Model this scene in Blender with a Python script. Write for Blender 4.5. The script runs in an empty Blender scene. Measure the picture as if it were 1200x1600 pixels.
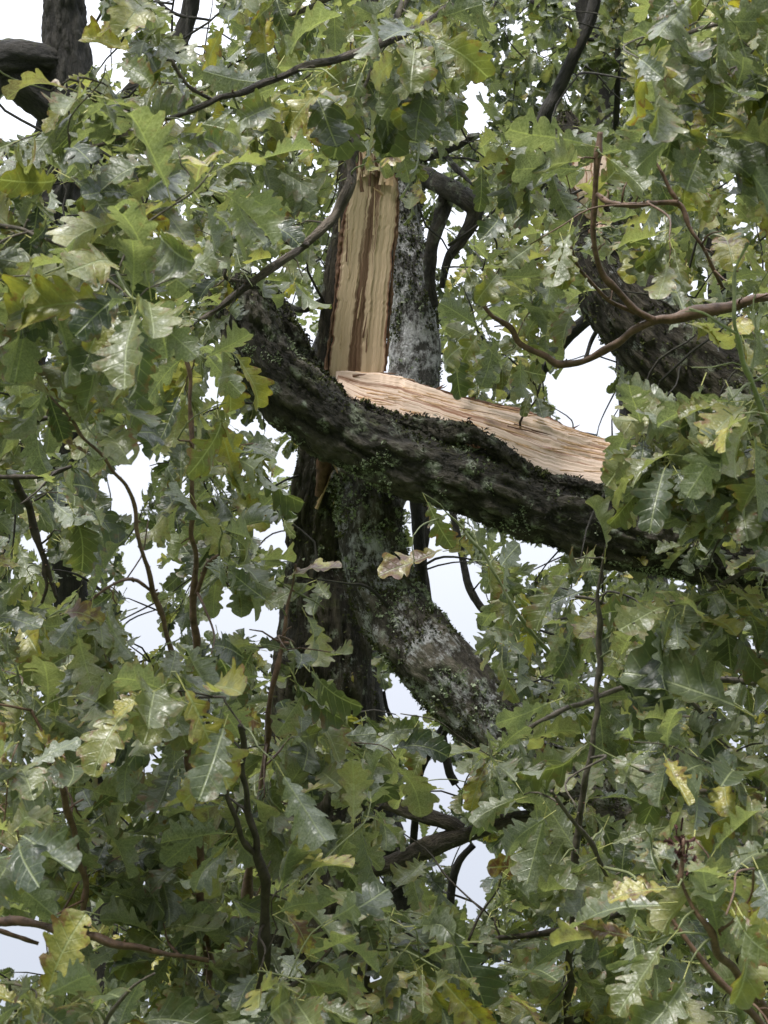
import bpy, math, random
import numpy as np
from mathutils import Vector, Matrix

random.seed(7)
RNG = np.random.default_rng(7)
SC = bpy.context.scene
COL = SC.collection

# ------------------------------------------------------------------ camera
PITCH = math.radians(28.0)
CAM = np.array([0.0, 0.0, 1.6])
LENS = 70.0
FPX = 1600 * LENS / 36.0
cd = bpy.data.cameras.new('camera')
cam = bpy.data.objects.new('camera', cd)
COL.objects.link(cam)
cam.location = CAM
cam.rotation_euler = (math.radians(90) + PITCH, 0, 0)
cd.sensor_fit = 'VERTICAL'
cd.sensor_height = 36.0
cd.sensor_width = 27.0
cd.lens = LENS
cd.clip_start = 0.05
cd.clip_end = 3000
cd.dof.use_dof = True
cd.dof.focus_distance = 6.2
cd.dof.aperture_fstop = 16
SC.camera = cam

# ------------------------------------------------------------------ world, sun, exposure
SUN_EL, SUN_AZ = math.radians(44), math.radians(204)      # azimuth from +Y clockwise: behind the camera, a little left
w = bpy.data.worlds.new('World')
SC.world = w
w.use_nodes = True
wn, wl = w.node_tree.nodes, w.node_tree.links
wn.clear()
wo = wn.new('ShaderNodeOutputWorld')
bg = wn.new('ShaderNodeBackground')
sky = wn.new('ShaderNodeTexSky')
sky.sky_type = 'NISHITA'
sky.sun_disc = False
sky.sun_elevation = SUN_EL
sky.sun_rotation = SUN_AZ
tc = wn.new('ShaderNodeTexCoord')
sep = wn.new('ShaderNodeSeparateXYZ')
wl.new(tc.outputs['Generated'], sep.inputs[0])
grad = wn.new('ShaderNodeMapRange')           # overcast: brighter overhead than near the horizon
grad.inputs['From Min'].default_value = 0.0
grad.inputs['From Max'].default_value = 1.0
grad.inputs['To Min'].default_value = 0.225
grad.inputs['To Max'].default_value = 1.6
zz = wn.new('ShaderNodeMath')
zz.operation = 'POWER'
zz.use_clamp = True
wl.new(sep.outputs['Z'], zz.inputs[0])
zz.inputs[1].default_value = 3.0
wl.new(zz.outputs[0], grad.inputs['Value'])
cn = wn.new('ShaderNodeTexNoise')
cn.inputs['Scale'].default_value = 2.2
cn.inputs['Detail'].default_value = 4
wl.new(tc.outputs['Generated'], cn.inputs['Vector'])
cm = wn.new('ShaderNodeMapRange')
cm.inputs['To Min'].default_value = 0.92
cm.inputs['To Max'].default_value = 1.08
wl.new(cn.outputs['Fac'], cm.inputs['Value'])
mul = wn.new('ShaderNodeMath')
mul.operation = 'MULTIPLY'
wl.new(grad.outputs[0], mul.inputs[0])
wl.new(cm.outputs[0], mul.inputs[1])
oc = wn.new('ShaderNodeVectorMath')
oc.operation = 'SCALE'
oc.inputs[0].default_value = (8.0, 8.25, 9.0)
wl.new(mul.outputs[0], oc.inputs['Scale'])
mx = wn.new('ShaderNodeMix')
mx.data_type = 'RGBA'
mx.inputs['Factor'].default_value = 0.92
wl.new(sky.outputs[0], mx.inputs[6])
wl.new(oc.outputs[0], mx.inputs[7])
wl.new(mx.outputs[2], bg.inputs['Color'])
bg.inputs['Strength'].default_value = 0.1
wl.new(bg.outputs[0], wo.inputs[0])

sd = bpy.data.lights.new('sun', 'SUN')
sd.energy = 1.5
sd.angle = math.radians(11)
sd.color = (1.0, 0.97, 0.92)
so = bpy.data.objects.new('sun', sd)
COL.objects.link(so)
sdir = Vector((math.sin(SUN_AZ) * math.cos(SUN_EL), math.cos(SUN_AZ) * math.cos(SUN_EL), math.sin(SUN_EL)))
so.rotation_euler = (-sdir).to_track_quat('-Z', 'Y').to_euler()
so.location = (0, 0, 30)

SC.view_settings.view_transform = 'Standard'
SC.view_settings.look = 'None'
SC.view_settings.gamma = 1
SC.view_settings.use_curve_mapping = False
SC.view_settings.exposure = 1.82
SC.cycles.max_bounces = 7
SC.cycles.diffuse_bounces = 4
SC.cycles.glossy_bounces = 3
SC.cycles.transmission_bounces = 4
SC.cycles.use_denoising = True

# ------------------------------------------------------------------ pixel <-> place
RIGHT = np.array([1.0, 0, 0])
FWD = np.array([0, math.cos(PITCH), math.sin(PITCH)])
UP = np.array([0, -math.sin(PITCH), math.cos(PITCH)])

def at(px, py, d):
    return CAM + FWD * d + RIGHT * ((px - 600) / FPX * d) + UP * ((800 - py) / FPX * d)

def proj(p):
    q = np.asarray(p) - CAM
    d = q @ FWD
    return 600 + FPX * (q @ RIGHT) / d, 800 - FPX * (q @ UP) / d, d

# ------------------------------------------------------------------ noise
def _h(ix, iy, iz, seed):
    n = (ix * 374761393 + iy * 668265263 + iz * 2147483647 + seed * 974634777) & 0xffffffff
    n = ((n ^ (n >> 13)) * 1274126177) & 0xffffffff
    n = n ^ (n >> 16)
    return (n & 0xffffff) / float(0xffffff)

def vnoise(p, seed=0):
    p = np.asarray(p, float)
    i = np.floor(p).astype(np.int64)
    f = p - i
    f = f * f * (3 - 2 * f)
    r = 0
    for dx in (0, 1):
        for dy in (0, 1):
            for dz in (0, 1):
                wgt = (f[..., 0] if dx else 1 - f[..., 0]) * (f[..., 1] if dy else 1 - f[..., 1]) * (f[..., 2] if dz else 1 - f[..., 2])
                r = r + wgt * _h(i[..., 0] + dx, i[..., 1] + dy, i[..., 2] + dz, seed)
    return r

def fbm(p, seed=0, o=3):
    r, a, t = 0, 1.0, 0
    for k in range(o):
        r = r + a * vnoise(np.asarray(p) * 2 ** k, seed + k)
        t += a
        a *= 0.5
    return r / t

# ------------------------------------------------------------------ materials
def mat(name):
    m = bpy.data.materials.new(name)
    m.use_nodes = True
    n = m.node_tree.nodes
    n.clear()
    return m, n, m.node_tree.links

class NB:
    def __init__(s, name):
        s.m, s.n, s.l = mat(name)
    def new(s, t, **k):
        x = s.n.new(t)
        for a, b in k.items():
            setattr(x, a, b)
        return x
    def val(s, sock, v):
        if hasattr(v, 'node') or isinstance(v, bpy.types.NodeSocket):
            s.l.new(v, sock)
        else:
            sock.default_value = v
    def math(s, op, a, b=0.0, c=0.0):
        x = s.new('ShaderNodeMath', operation=op)
        s.val(x.inputs[0], a)
        s.val(x.inputs[1], b)
        s.val(x.inputs[2], c)
        return x.outputs[0]
    def rng(s, v, a, b, c=0.0, d=1.0):
        x = s.new('ShaderNodeMapRange', clamp=True)
        s.val(x.inputs['Value'], v)
        for k, q in (('From Min', a), ('From Max', b), ('To Min', c), ('To Max', d)):
            x.inputs[k].default_value = q
        return x.outputs[0]
    def noise(s, vec, scale, detail=3, rough=0.55, dist=0.0):
        x = s.new('ShaderNodeTexNoise')
        s.l.new(vec, x.inputs['Vector'])
        x.inputs['Scale'].default_value = scale
        x.inputs['Detail'].default_value = detail
        x.inputs['Roughness'].default_value = rough
        x.inputs['Distortion'].default_value = dist
        return x.outputs['Fac']
    def mix(s, f, a, b):
        x = s.new('ShaderNodeMix', data_type='RGBA')
        s.val(x.inputs[0], f)
        for k, q in ((6, a), (7, b)):
            if isinstance(q, tuple):
                x.inputs[k].default_value = (*q, 1)
            else:
                s.l.new(q, x.inputs[k])
        return x.outputs[2]
    def attr(s, name, out='Fac'):
        return s.new('ShaderNodeAttribute', attribute_name=name).outputs[out]
    def bump(s, h, strength, dist):
        x = s.new('ShaderNodeBump')
        x.inputs['Strength'].default_value = strength
        x.inputs['Distance'].default_value = dist
        s.l.new(h, x.inputs['Height'])
        return x.outputs[0]

def out(nb, sh):
    o = nb.new('ShaderNodeOutputMaterial')
    nb.l.new(sh, o.inputs[0])
    return nb.m

def leaf_material():
    b = NB('oak leaf')
    uv = b.new('ShaderNodeUVMap', uv_map='UVMap').outputs[0]
    sp = b.new('ShaderNodeSeparateXYZ')
    b.l.new(uv, sp.inputs[0])
    oi = b.new('ShaderNodeObjectInfo')
    oc_ = b.new('ShaderNodeSeparateColor')
    b.l.new(oi.outputs['Color'], oc_.inputs[0])
    tone = b.math('ADD', b.attr('tone'), oc_.outputs[0])
    seed = b.math('ADD', b.attr('seed'), oc_.outputs[2])
    au = b.math('ABSOLUTE', sp.outputs[0])
    v = sp.outputs[1]
    # position for blotches, shifted from leaf to leaf
    cx = b.new('ShaderNodeCombineXYZ')
    b.l.new(sp.outputs[0], cx.inputs[0])
    b.l.new(v, cx.inputs[1])
    b.l.new(b.math('MULTIPLY', seed, 37.0), cx.inputs[2])
    P = cx.outputs[0]
    rp = b.new('ShaderNodeValToRGB')
    cr = rp.color_ramp
    while len(cr.elements) < 6:
        cr.elements.new(0.5)
    st = [(0.0, (0.034, 0.052, 0.026)), (0.3, (0.074, 0.096, 0.040)), (0.6, (0.145, 0.160, 0.052)),
          (0.82, (0.240, 0.232, 0.060)), (0.93, (0.38, 0.33, 0.06)), (1.0, (0.12, 0.055, 0.030))]
    for e, (p_, c_) in zip(cr.elements, st):
        e.position = p_
        e.color = (*c_, 1)
    n1 = b.noise(P, 4.0, 3)
    b.l.new(b.math('ADD', tone, b.rng(n1, 0.3, 0.7, -0.10, 0.10)), rp.inputs[0])
    col = rp.outputs[0]
    # veins
    side = b.math('SUBTRACT', v, b.math('MULTIPLY', au, 0.75))
    fr = b.math('PINGPONG', side, 0.068)
    vein = b.rng(fr, 0.0, 0.010, 1.0, 0.0)
    mid = b.rng(au, 0.006, 0.015, 1.0, 0.0)
    edge = b.attr('edge')
    vfade = b.math('MULTIPLY', vein, b.rng(edge, 0.2, 1.0, 0.75, 0.15))
    veins = b.math('MAXIMUM', mid, vfade)
    net = b.noise(P, 45, 2)
    # brown margins and speckles
    n2 = b.noise(P, 6.5, 4, 0.7)
    brown = b.math('MULTIPLY', b.rng(b.math('ADD', b.math('MULTIPLY', edge, 0.22), n2), 0.68, 0.79), b.rng(b.math('ADD', tone, oc_.outputs[1]), 0.30, 0.9, 0.15, 1.0))
    yel = b.math('MULTIPLY', b.rng(b.math('ADD', b.math('MULTIPLY', edge, 0.25), b.noise(P, 3.1, 2)), 0.62, 0.78), b.rng(tone, 0.45, 0.9, 0.0, 0.7))
    col = b.mix(yel, col, (0.29, 0.26, 0.045))
    col = b.mix(b.math('MULTIPLY', brown, 0.85), col, (0.17, 0.075, 0.035))
    under = b.mix(b.math('SUBTRACT', 1.0, b.rng(net, 0.35, 0.7, 0.4, 0.75)), col, (0.28, 0.31, 0.24))
    geo = b.new('ShaderNodeNewGeometry')
    col2 = b.mix(geo.outputs['Backfacing'], col, under)
    col3 = b.mix(b.math('MULTIPLY', veins, 0.62), col2, (0.34, 0.38, 0.20))
    col3 = b.mix(b.rng(net, 0.4, 0.75, 0.0, 0.28), col3, (0.02, 0.04, 0.015))
    h = b.math('ADD', b.math('MULTIPLY', veins, -0.45), b.math('MULTIPLY', b.noise(P, 9, 2), 1.4))
    nrm = b.bump(h, 0.48, 0.0065)
    p = b.new('ShaderNodeBsdfPrincipled')
    b.l.new(col3, p.inputs['Base Color'])
    b.l.new(b.rng(b.noise(P, 9, 2), 0.3, 0.7, 0.36, 0.56), p.inputs['Roughness'])
    p.inputs['Specular IOR Level'].default_value = 1.0
    b.l.new(nrm, p.inputs['Normal'])
    t = b.new('ShaderNodeBsdfTranslucent')
    tcol = b.new('ShaderNodeVectorMath', operation='MULTIPLY')
    b.l.new(col3, tcol.inputs[0])
    tcol.inputs[1].default_value = (1.55, 1.6, 0.75)
    b.l.new(tcol.outputs[0], t.inputs[0])
    ms = b.new('ShaderNodeMixShader')
    ms.inputs[0].default_value = 0.36
    b.l.new(p.outputs[0], ms.inputs[1])
    b.l.new(t.outputs[0], ms.inputs[2])
    return out(b, ms.outputs[0])

def plain(name, c, rough=0.7, var=0.35, scale=30, bump=0.0, dist=0.003, spec=0.3, stretch=None):
    b = NB(name)
    co = b.new('ShaderNodeTexCoord').outputs['Object']
    n1 = b.noise(co, scale, 4, 0.65)
    f = b.rng(n1, 0.3, 0.7)
    col = b.mix(f, tuple(x * (1 - var) for x in c), tuple(min(1, x * (1 + var)) for x in c))
    p = b.new('ShaderNodeBsdfPrincipled')
    b.l.new(col, p.inputs['Base Color'])
    p.inputs['Roughness'].default_value = rough
    p.inputs['Specular IOR Level'].default_value = spec
    if bump:
        b.l.new(b.bump(n1, bump, dist), p.inputs['Normal'])
    return out(b, p.outputs[0])

def bark_material(name, dark, light, lich=0.3, moss=0.3, white=0.0, wet=0.5):
    b = NB(name)
    co = b.new('ShaderNodeTexCoord').outputs['Object']
    rid = b.attr('ridge')
    bcv = b.attr('bc', 'Vector')
    st = b.new('ShaderNodeVectorMath', operation='MULTIPLY')
    b.l.new(bcv, st.inputs[0])
    st.inputs[1].default_value = (1.0, 1.0, 0.34)
    grain = b.noise(st.outputs[0], 75, 5, 0.75, 0.6)
    plates = b.noise(st.outputs[0], 26, 4, 0.7, 0.4)
    n = b.noise(co, 60, 5, 0.8)
    n_big = b.noise(co, 5, 3, 0.6)
    f = b.math('ADD', b.math('MULTIPLY', b.rng(grain, 0.36, 0.64), 0.45), b.math('MULTIPLY', b.rng(b.math('ADD', b.math('MULTIPLY', rid, 0.5), b.math('MULTIPLY', plates, 0.9)), 0.45, 1.0), 0.6))
    col = b.mix(b.rng(b.math('ADD', f, b.rng(n, 0.3, 0.7, -0.15, 0.15)), 0.1, 1.0), dark, light)
    # algae and moss grow on the upward side
    geo = b.new('ShaderNodeNewGeometry')
    sn = b.new('ShaderNodeSeparateXYZ')
    b.l.new(geo.outputs['Normal'], sn.inputs[0])
    upf = b.rng(sn.outputs['Z'], -0.5, 0.8, -0.10, 0.14)
    mm = b.rng(b.math('ADD', b.noise(co, 9, 5, 0.75), upf), 0.68 - 0.30 * moss, 0.80 - 0.28 * moss)
    mc = b.mix(b.rng(b.noise(co, 60, 2), 0.3, 0.7), (0.030, 0.036, 0.012), (0.105, 0.115, 0.040))
    col = b.mix(b.math('MULTIPLY', mm, 0.85), col, mc)
    # pale crusty lichen spots
    vo = b.new('ShaderNodeTexVoronoi')
    vo.inputs['Scale'].default_value = 14
    wv = b.new('ShaderNodeVectorMath', operation='ADD')
    b.l.new(co, wv.inputs[0])
    nz = b.new('ShaderNodeTexNoise')
    nz.inputs['Scale'].default_value = 30
    b.l.new(co, nz.inputs['Vector'])
    sc_ = b.new('ShaderNodeVectorMath', operation='SCALE')
    b.l.new(nz.outputs['Color'], sc_.inputs[0])
    sc_.inputs['Scale'].default_value = 0.05
    b.l.new(sc_.outputs[0], wv.inputs[1])
    b.l.new(wv.outputs[0], vo.inputs['Vector'])
    spot = b.rng(vo.outputs['Distance'], 0.18, 0.42, 1.0, 0.0)
    gate = b.rng(b.noise(co, 6.5, 4, 0.75), 0.66 - 0.25 * lich, 0.72 - 0.25 * lich)
    lf = b.math('MULTIPLY', b.math('MULTIPLY', spot, gate), b.rng(b.math('ADD', n, b.math('MULTIPLY', grain, 0.6)), 0.70, 0.84))
    col = b.mix(lf, col, b.mix(b.rng(n_big, 0.4, 0.6), (0.34, 0.37, 0.30), (0.25, 0.28, 0.19)))
    if white:
        wf = b.rng(b.math('ADD', b.math('MULTIPLY', b.noise(co, 8, 3, 0.7), 0.55), b.math('MULTIPLY', b.math('ADD', grain, n), 0.28)), 0.66 - 0.24 * white, 0.72 - 0.20 * white)
        col = b.mix(wf, col, (0.46, 0.46, 0.47))
    p = b.new('ShaderNodeBsdfPrincipled')
    b.l.new(col, p.inputs['Base Color'])
    b.l.new(b.rng(n, 0.3, 0.7, 0.95 - 0.5 * wet, 0.98 - 0.25 * wet), p.inputs['Roughness'])
    p.inputs['Specular IOR Level'].default_value = 0.4
    hh = b.math('ADD', b.math('MULTIPLY', plates, 2.2), b.math('ADD', b.math('MULTIPLY', grain, 1.3), b.math('MULTIPLY', n, 0.8)))
    b.l.new(b.bump(hh, 1.0, 0.016), p.inputs['Normal'])
    return out(b, p.outputs[0])

def wood_material(name, sap_a, sap_b, heart, heart_on, rim):
    """freshly torn oak: attributes across (0..1) and along (m); streaks run with the grain"""
    b = NB(name)
    ac, al = b.attr('across'), b.attr('along')
    cx = b.new('ShaderNodeCombineXYZ')
    b.l.new(b.math('MULTIPLY', ac, 10.0), cx.inputs[0])
    b.l.new(b.math('MULTIPLY', al, 1.6), cx.inputs[1])
    P = cx.outputs[0]
    cy = b.new('ShaderNodeCombineXYZ')
    b.l.new(b.math('MULTIPLY', ac, 34.0), cy.inputs[0])
    b.l.new(b.math('MULTIPLY', al, 4.0), cy.inputs[1])
    Q = cy.outputs[0]
    wob = b.noise(P, 0.9, 3)
    fib = b.noise(Q, 1.6, 5, 0.7)
    col = b.mix(b.rng(fib, 0.3, 0.7), sap_a, sap_b)
    streak = b.rng(b.noise(Q, 0.55, 3, 0.6), 0.60, 0.68)
    col = b.mix(b.math('MULTIPLY', streak, 0.40 if heart_on else 0.85), col, tuple(0.5 * (x + y) for x, y in zip(sap_a, heart)))
    if heart_on:
        dd = b.math('ABSOLUTE', b.math('SUBTRACT', b.math('ADD', ac, b.rng(wob, 0.3, 0.7, -0.07, 0.07)), b.rng(al, 0.0, 0.95, 0.58, 0.42)))
        hf = b.rng(b.math('ADD', dd, b.rng(fib, 0.3, 0.7, -0.05, 0.05)), 0.085, 0.13, 1.0, 0.0)
        hc = b.mix(b.rng(b.noise(Q, 1.1, 4, 0.7), 0.35, 0.65), heart, (0.20, 0.125, 0.078))
        col = b.mix(hf, col, hc)
    else:
        dd = b.math('ABSOLUTE', b.math('SUBTRACT', b.math('ADD', ac, b.rng(wob, 0.3, 0.7, -0.22, 0.22)), 0.52))
        hf = b.rng(b.math('ADD', dd, b.rng(fib, 0.3, 0.7, -0.06, 0.06)), 0.02, 0.12, 1.0, 0.0)
        hf = b.math('MULTIPLY', hf, b.rng(b.noise(P, 0.5, 2), 0.30, 0.45))
        col = b.mix(b.math('MULTIPLY', hf, 0.92), col, heart)
    e = b.math('MINIMUM', ac, b.math('SUBTRACT', 1.0, ac))
    rf = b.rng(b.math('ADD', e, b.rng(fib, 0.3, 0.7, -0.03, 0.03)), 0.012 if heart_on else 0.025, 0.05, 1.0, 0.0)
    col = b.mix(rf, col, rim)
    p = b.new('ShaderNodeBsdfPrincipled')
    b.l.new(col, p.inputs['Base Color'])
    p.inputs['Roughness'].default_value = 0.62
    p.inputs['Specular IOR Level'].default_value = 0.3
    b.l.new(b.bump(b.math('ADD', fib, b.noise(Q, 6, 3)), 0.6, 0.004), p.inputs['Normal'])
    return out(b, p.outputs[0])

M_LEAF = leaf_material()
M_STALK = plain('pale leaf stalk', (0.36, 0.36, 0.13), 0.5, 0.25, 20)
M_BARK_BLACK = bark_material('wet dark oak bark', (0.016, 0.014, 0.011), (0.125, 0.108, 0.086), 0.95, 0.36)
M_BARK_LIMB = bark_material('grey brown lichened bark', (0.030, 0.025, 0.020), (0.20, 0.175, 0.14), 0.8, 0.38, 0.34, 0.2)
M_BARK_MOSSY = bark_material('mossy oak bark', (0.020, 0.016, 0.012), (0.125, 0.105, 0.078), 0.75, 0.55, 0.12, 0.3)
M_BARK_GREY = bark_material('grey lichened oak bark', (0.035, 0.032, 0.028), (0.16, 0.15, 0.14), 0.5, 0.30, 0.60, 0.2)
M_BARK_BG = bark_material('dark brown oak bark', (0.016, 0.014, 0.012), (0.07, 0.062, 0.052), 0.2, 0.3)  # darker bark colour for rear trunks, thin branches and canopy twigs
M_DEAD = bark_material('dead branch bark', (0.040, 0.032, 0.025), (0.21, 0.17, 0.135), 0.15, 0.1)
M_TWIG_RED = plain('reddish young twig bark', (0.115, 0.070, 0.048), 0.55, 0.5, 60, 0.6, 0.003)
M_TWIG_GREY = plain('grey brown twig bark', (0.085, 0.072, 0.058), 0.7, 0.55, 50, 0.8, 0.004)
M_TWIG_DARK = plain('dark twig bark', (0.045, 0.036, 0.028), 0.7, 0.5, 50, 0.8, 0.004)
M_TWIG_GREEN = plain('green shoot bark', (0.17, 0.19, 0.09), 0.5, 0.35, 50, 0.4)
M_FACE = wood_material('split sapwood and heartwood', (0.46, 0.34, 0.225), (0.56, 0.44, 0.315), (0.085, 0.040, 0.022), True, (0.13, 0.058, 0.034))
M_TORN = wood_material('fresh torn pale wood', (0.52, 0.385, 0.295), (0.67, 0.525, 0.425), (0.23, 0.105, 0.055), False, (0.26, 0.135, 0.075))
M_SPLINT = plain('splinter wood', (0.56, 0.38, 0.24), 0.6, 0.3, 40, 0.4)
M_TORN_STRAND = plain('pale wood strand', (0.50, 0.38, 0.255), 0.6, 0.3, 40, 0.4)
M_INNER = plain('red brown inner bark', (0.13, 0.072, 0.046), 0.75, 0.5, 40, 0.8, 0.006)
M_MOSS = plain('moss tufts', (0.062, 0.070, 0.022), 0.95, 0.6, 45)
M_LICH = plain('lichen tufts', (0.30, 0.34, 0.23), 0.9, 0.35, 45)
M_ACORN = plain('green acorn', (0.20, 0.26, 0.07), 0.35, 0.2, 20)
M_WITHER = plain('withered red brown leaf', (0.105, 0.052, 0.030), 0.6, 0.6, 60, 0.6, 0.004)
M_GALL = plain('dark red withered bud', (0.075, 0.028, 0.026), 0.7, 0.5, 60, 0.6, 0.004)
M_GRASS = plain('grassy ground', (0.085, 0.12, 0.045), 0.95, 0.4, 1.5)

# ------------------------------------------------------------------ objects
def mesh_data(name, V, F, mats, uv=None, attrs=None, midx=None, smooth=True):
    """V (n,3); F list of index arrays, all (m,3) or (m,4)"""
    me = bpy.data.meshes.new(name)
    V = np.asarray(V, np.float32)
    Fs = [np.asarray(f, np.int32) for f in F if len(f)]
    loops = np.concatenate([f.ravel() for f in Fs])
    cnt = np.concatenate([np.full(len(f), f.shape[1], np.int32) for f in Fs])
    start = np.concatenate([[0], np.cumsum(cnt)[:-1]]).astype(np.int32)
    me.vertices.add(len(V))
    me.vertices.foreach_set('co', V.ravel())
    me.loops.add(len(loops))
    me.loops.foreach_set('vertex_index', loops)
    me.polygons.add(len(cnt))
    me.polygons.foreach_set('loop_start', start)
    me.polygons.foreach_set('loop_total', cnt)
    if midx is not None:
        me.polygons.foreach_set('material_index', np.asarray(midx, np.int32))
    me.polygons.foreach_set('use_smooth', np.full(len(cnt), smooth))
    for m in (mats if isinstance(mats, (list, tuple)) else [mats]):
        me.materials.append(m)
    if uv is not None:
        l = me.uv_layers.new(name='UVMap')
        l.data.foreach_set('uv', np.asarray(uv, np.float32)[loops].ravel())
    for k, a in (attrs or {}).items():
        a = np.asarray(a, np.float32)
        at_ = me.attributes.new(k, 'FLOAT' if a.ndim == 1 else 'FLOAT_VECTOR', 'POINT')
        at_.data.foreach_set('value' if a.ndim == 1 else 'vector', a.ravel())
    me.update(calc_edges=True)
    me.validate()
    return me

def thing(name, loc, label, cat, group=None):
    o = bpy.data.objects.new(name, None)
    o.empty_display_size = 0.1
    COL.objects.link(o)
    o.location = loc
    o['label'] = label
    o['category'] = cat
    if group:
        o['group'] = group
    return o

def part(name, me, parent, label=None, kind=None, loc=None):
    o = bpy.data.objects.new(name, me)
    COL.objects.link(o)
    o.parent = parent
    if loc is not None:
        o.location = loc
    o.color = (0, 0, 0, 1)
    if label:
        o['label'] = label
    if kind:
        o['kind'] = kind
    return o

# ------------------------------------------------------------------ tubes
def spline(pts, n):
    """Catmull-Rom through pts (k, c) resampled to n points evenly by length of the first three columns"""
    P = np.asarray(pts, float)
    if len(P) == 2:
        P = np.array([P[0], 0.5 * (P[0] + P[1]), P[1]])
    A = np.vstack([2 * P[0] - P[1], P, 2 * P[-1] - P[-2]])
    o = []
    for i in range(1, len(A) - 2):
        t = np.linspace(0, 1, 24, endpoint=False)[:, None]
        a, b_, c, d = A[i - 1], A[i], A[i + 1], A[i + 2]
        o.append(0.5 * ((2 * b_) + (-a + c) * t + (2 * a - 5 * b_ + 4 * c - d) * t ** 2 + (-a + 3 * b_ - 3 * c + d) * t ** 3))
    o = np.vstack(o + [P[-1][None]])
    s = np.concatenate([[0], np.cumsum(np.linalg.norm(np.diff(o[:, :3], axis=0), axis=1))])
    q = np.linspace(0, s[-1], n)
    return np.stack([np.interp(q, s, o[:, k]) for k in range(P.shape[1])], 1), q

def frames(C):
    T = np.gradient(C, axis=0)
    T /= np.linalg.norm(T, axis=1)[:, None] + 1e-12
    N = np.zeros_like(C)
    ref = np.array([0, 0, 1.0]) if abs(T[0, 2]) < 0.9 else np.array([0, 1.0, 0])
    v = ref - T[0] * (ref @ T[0])
    N[0] = v / np.linalg.norm(v)
    for i in range(1, len(C)):
        v = N[i - 1] - T[i] * (N[i - 1] @ T[i])
        N[i] = v / (np.linalg.norm(v) + 1e-12)
    B = np.cross(T, N)
    return T, N, B

def bark_disp(Pp, u, s, R, amp, seed):
    """ridge value 0..1 : long plates split by furrows"""
    q = np.stack([np.cos(u) * R * 22, np.sin(u) * R * 22, s * 6.5 + 0 * u], -1)
    wq = q + 1.3 * (np.stack([vnoise(q * 0.6, seed + 5), vnoise(q * 0.6, seed + 6), vnoise(q * 0.6, seed + 7)], -1) - 0.5)
    n1 = vnoise(wq, seed)
    r = 1 - np.abs(2 * n1 - 1)
    furrow = np.clip((0.80 - r) / 0.35, 0, 1)
    n2 = vnoise(q * np.array([3.3, 3.3, 6.0]), seed + 9)
    n3 = vnoise(q * np.array([7, 7, 16.0]), seed + 13)
    ridge = np.clip(furrow * (0.65 + 0.5 * n2), 0, 1)
    n4 = vnoise(q * np.array([12, 12, 36.0]), seed + 17)
    d = amp * ((ridge - 0.6) + 0.45 * (n2 - 0.5) + 0.30 * (n3 - 0.5) + 0.28 * (n4 - 0.5))
    return ridge, d

def tube(pts, seg, step, amp=0.0, seed=0, knobs=0.0, cut=None, base=None):
    """pts rows x,y,z,r. Returns V, quads, ridge, centreline"""
    P = np.asarray(pts, float)
    L = np.linalg.norm(np.diff(P[:, :3], axis=0), axis=1).sum()
    n = max(4, int(L / step))
    C, s = spline(P, n)
    cl, R = C[:, :3], np.maximum(C[:, 3], 0.0006)
    T, N, B = frames(cl)
    u = np.linspace(0, 2 * math.pi, seg, endpoint=False)
    U, S = np.meshgrid(u, s)
    RR = R[:, None] * np.ones(seg)
    lump = fbm(np.stack([np.cos(U) * 1.2, np.sin(U) * 1.2, S / (R.mean() * 3.2)], -1), seed + 31, 2) - 0.5
    RR = RR * (1 + (0.22 if amp else 0.12) * lump)
    ridge = np.full(RR.shape, 0.5)
    if amp:
        ridge, d = bark_disp(None, U, S, R.mean(), amp, seed)
        RR = RR + d
    if knobs:
        RR = RR * (1 + knobs * np.clip(vnoise(np.stack([0 * U, 0 * U, S / (R.mean() * 4.5)], -1), seed + 3) - 0.55, 0, 1) * 2.2)
    D = np.cos(U)[..., None] * N[:, None] + np.sin(U)[..., None] * B[:, None]
    V = cl[:, None] + D * RR[..., None]
    if cut is not None:
        V = cut(V, cl, R, s)
    i = np.arange(n - 1)[:, None] * seg
    j = np.arange(seg)[None]
    j2 = (j + 1) % seg
    Q = np.stack([i + j, i + j2, i + seg + j2, i + seg + j], -1).reshape(-1, 4)
    V = V.reshape(-1, 3)
    nv = len(V)
    V = np.vstack([V, cl[:1], cl[-1:]])
    k = np.arange(seg)
    k2 = (k + 1) % seg
    T1 = np.stack([np.full(seg, nv), k2, k], -1)
    T2 = np.stack([np.full(seg, nv + 1), (n - 1) * seg + k, (n - 1) * seg + k2], -1)
    bc = np.stack([np.cos(U) * R.mean(), np.sin(U) * R.mean(), S], -1).reshape(-1, 3)
    rg = {'ridge': np.concatenate([ridge.ravel(), [0.5, 0.5]]), 'bc': np.vstack([bc, bc[:1], bc[-1:]])}
    return V, [Q, np.vstack([T1, T2])], rg, cl

def tube_mesh(name, pts, m, origin, seg=10, step=0.02, amp=0.0, seed=0, knobs=0.0, cut=None):
    V, F, rg, cl = tube(pts, seg, step, amp, seed, knobs, cut)
    return mesh_data(name, V - np.asarray(origin), F, m, attrs=rg), cl

def pix(path, dpt=None):
    """rows (px, py, depth, radius in px of the photograph) -> world rows x,y,z,r"""
    r = []
    for px, py, d, rp in path:
        p = at(px, py, d)
        r.append((*p, rp / FPX * d))
    return np.array(r)

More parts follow.
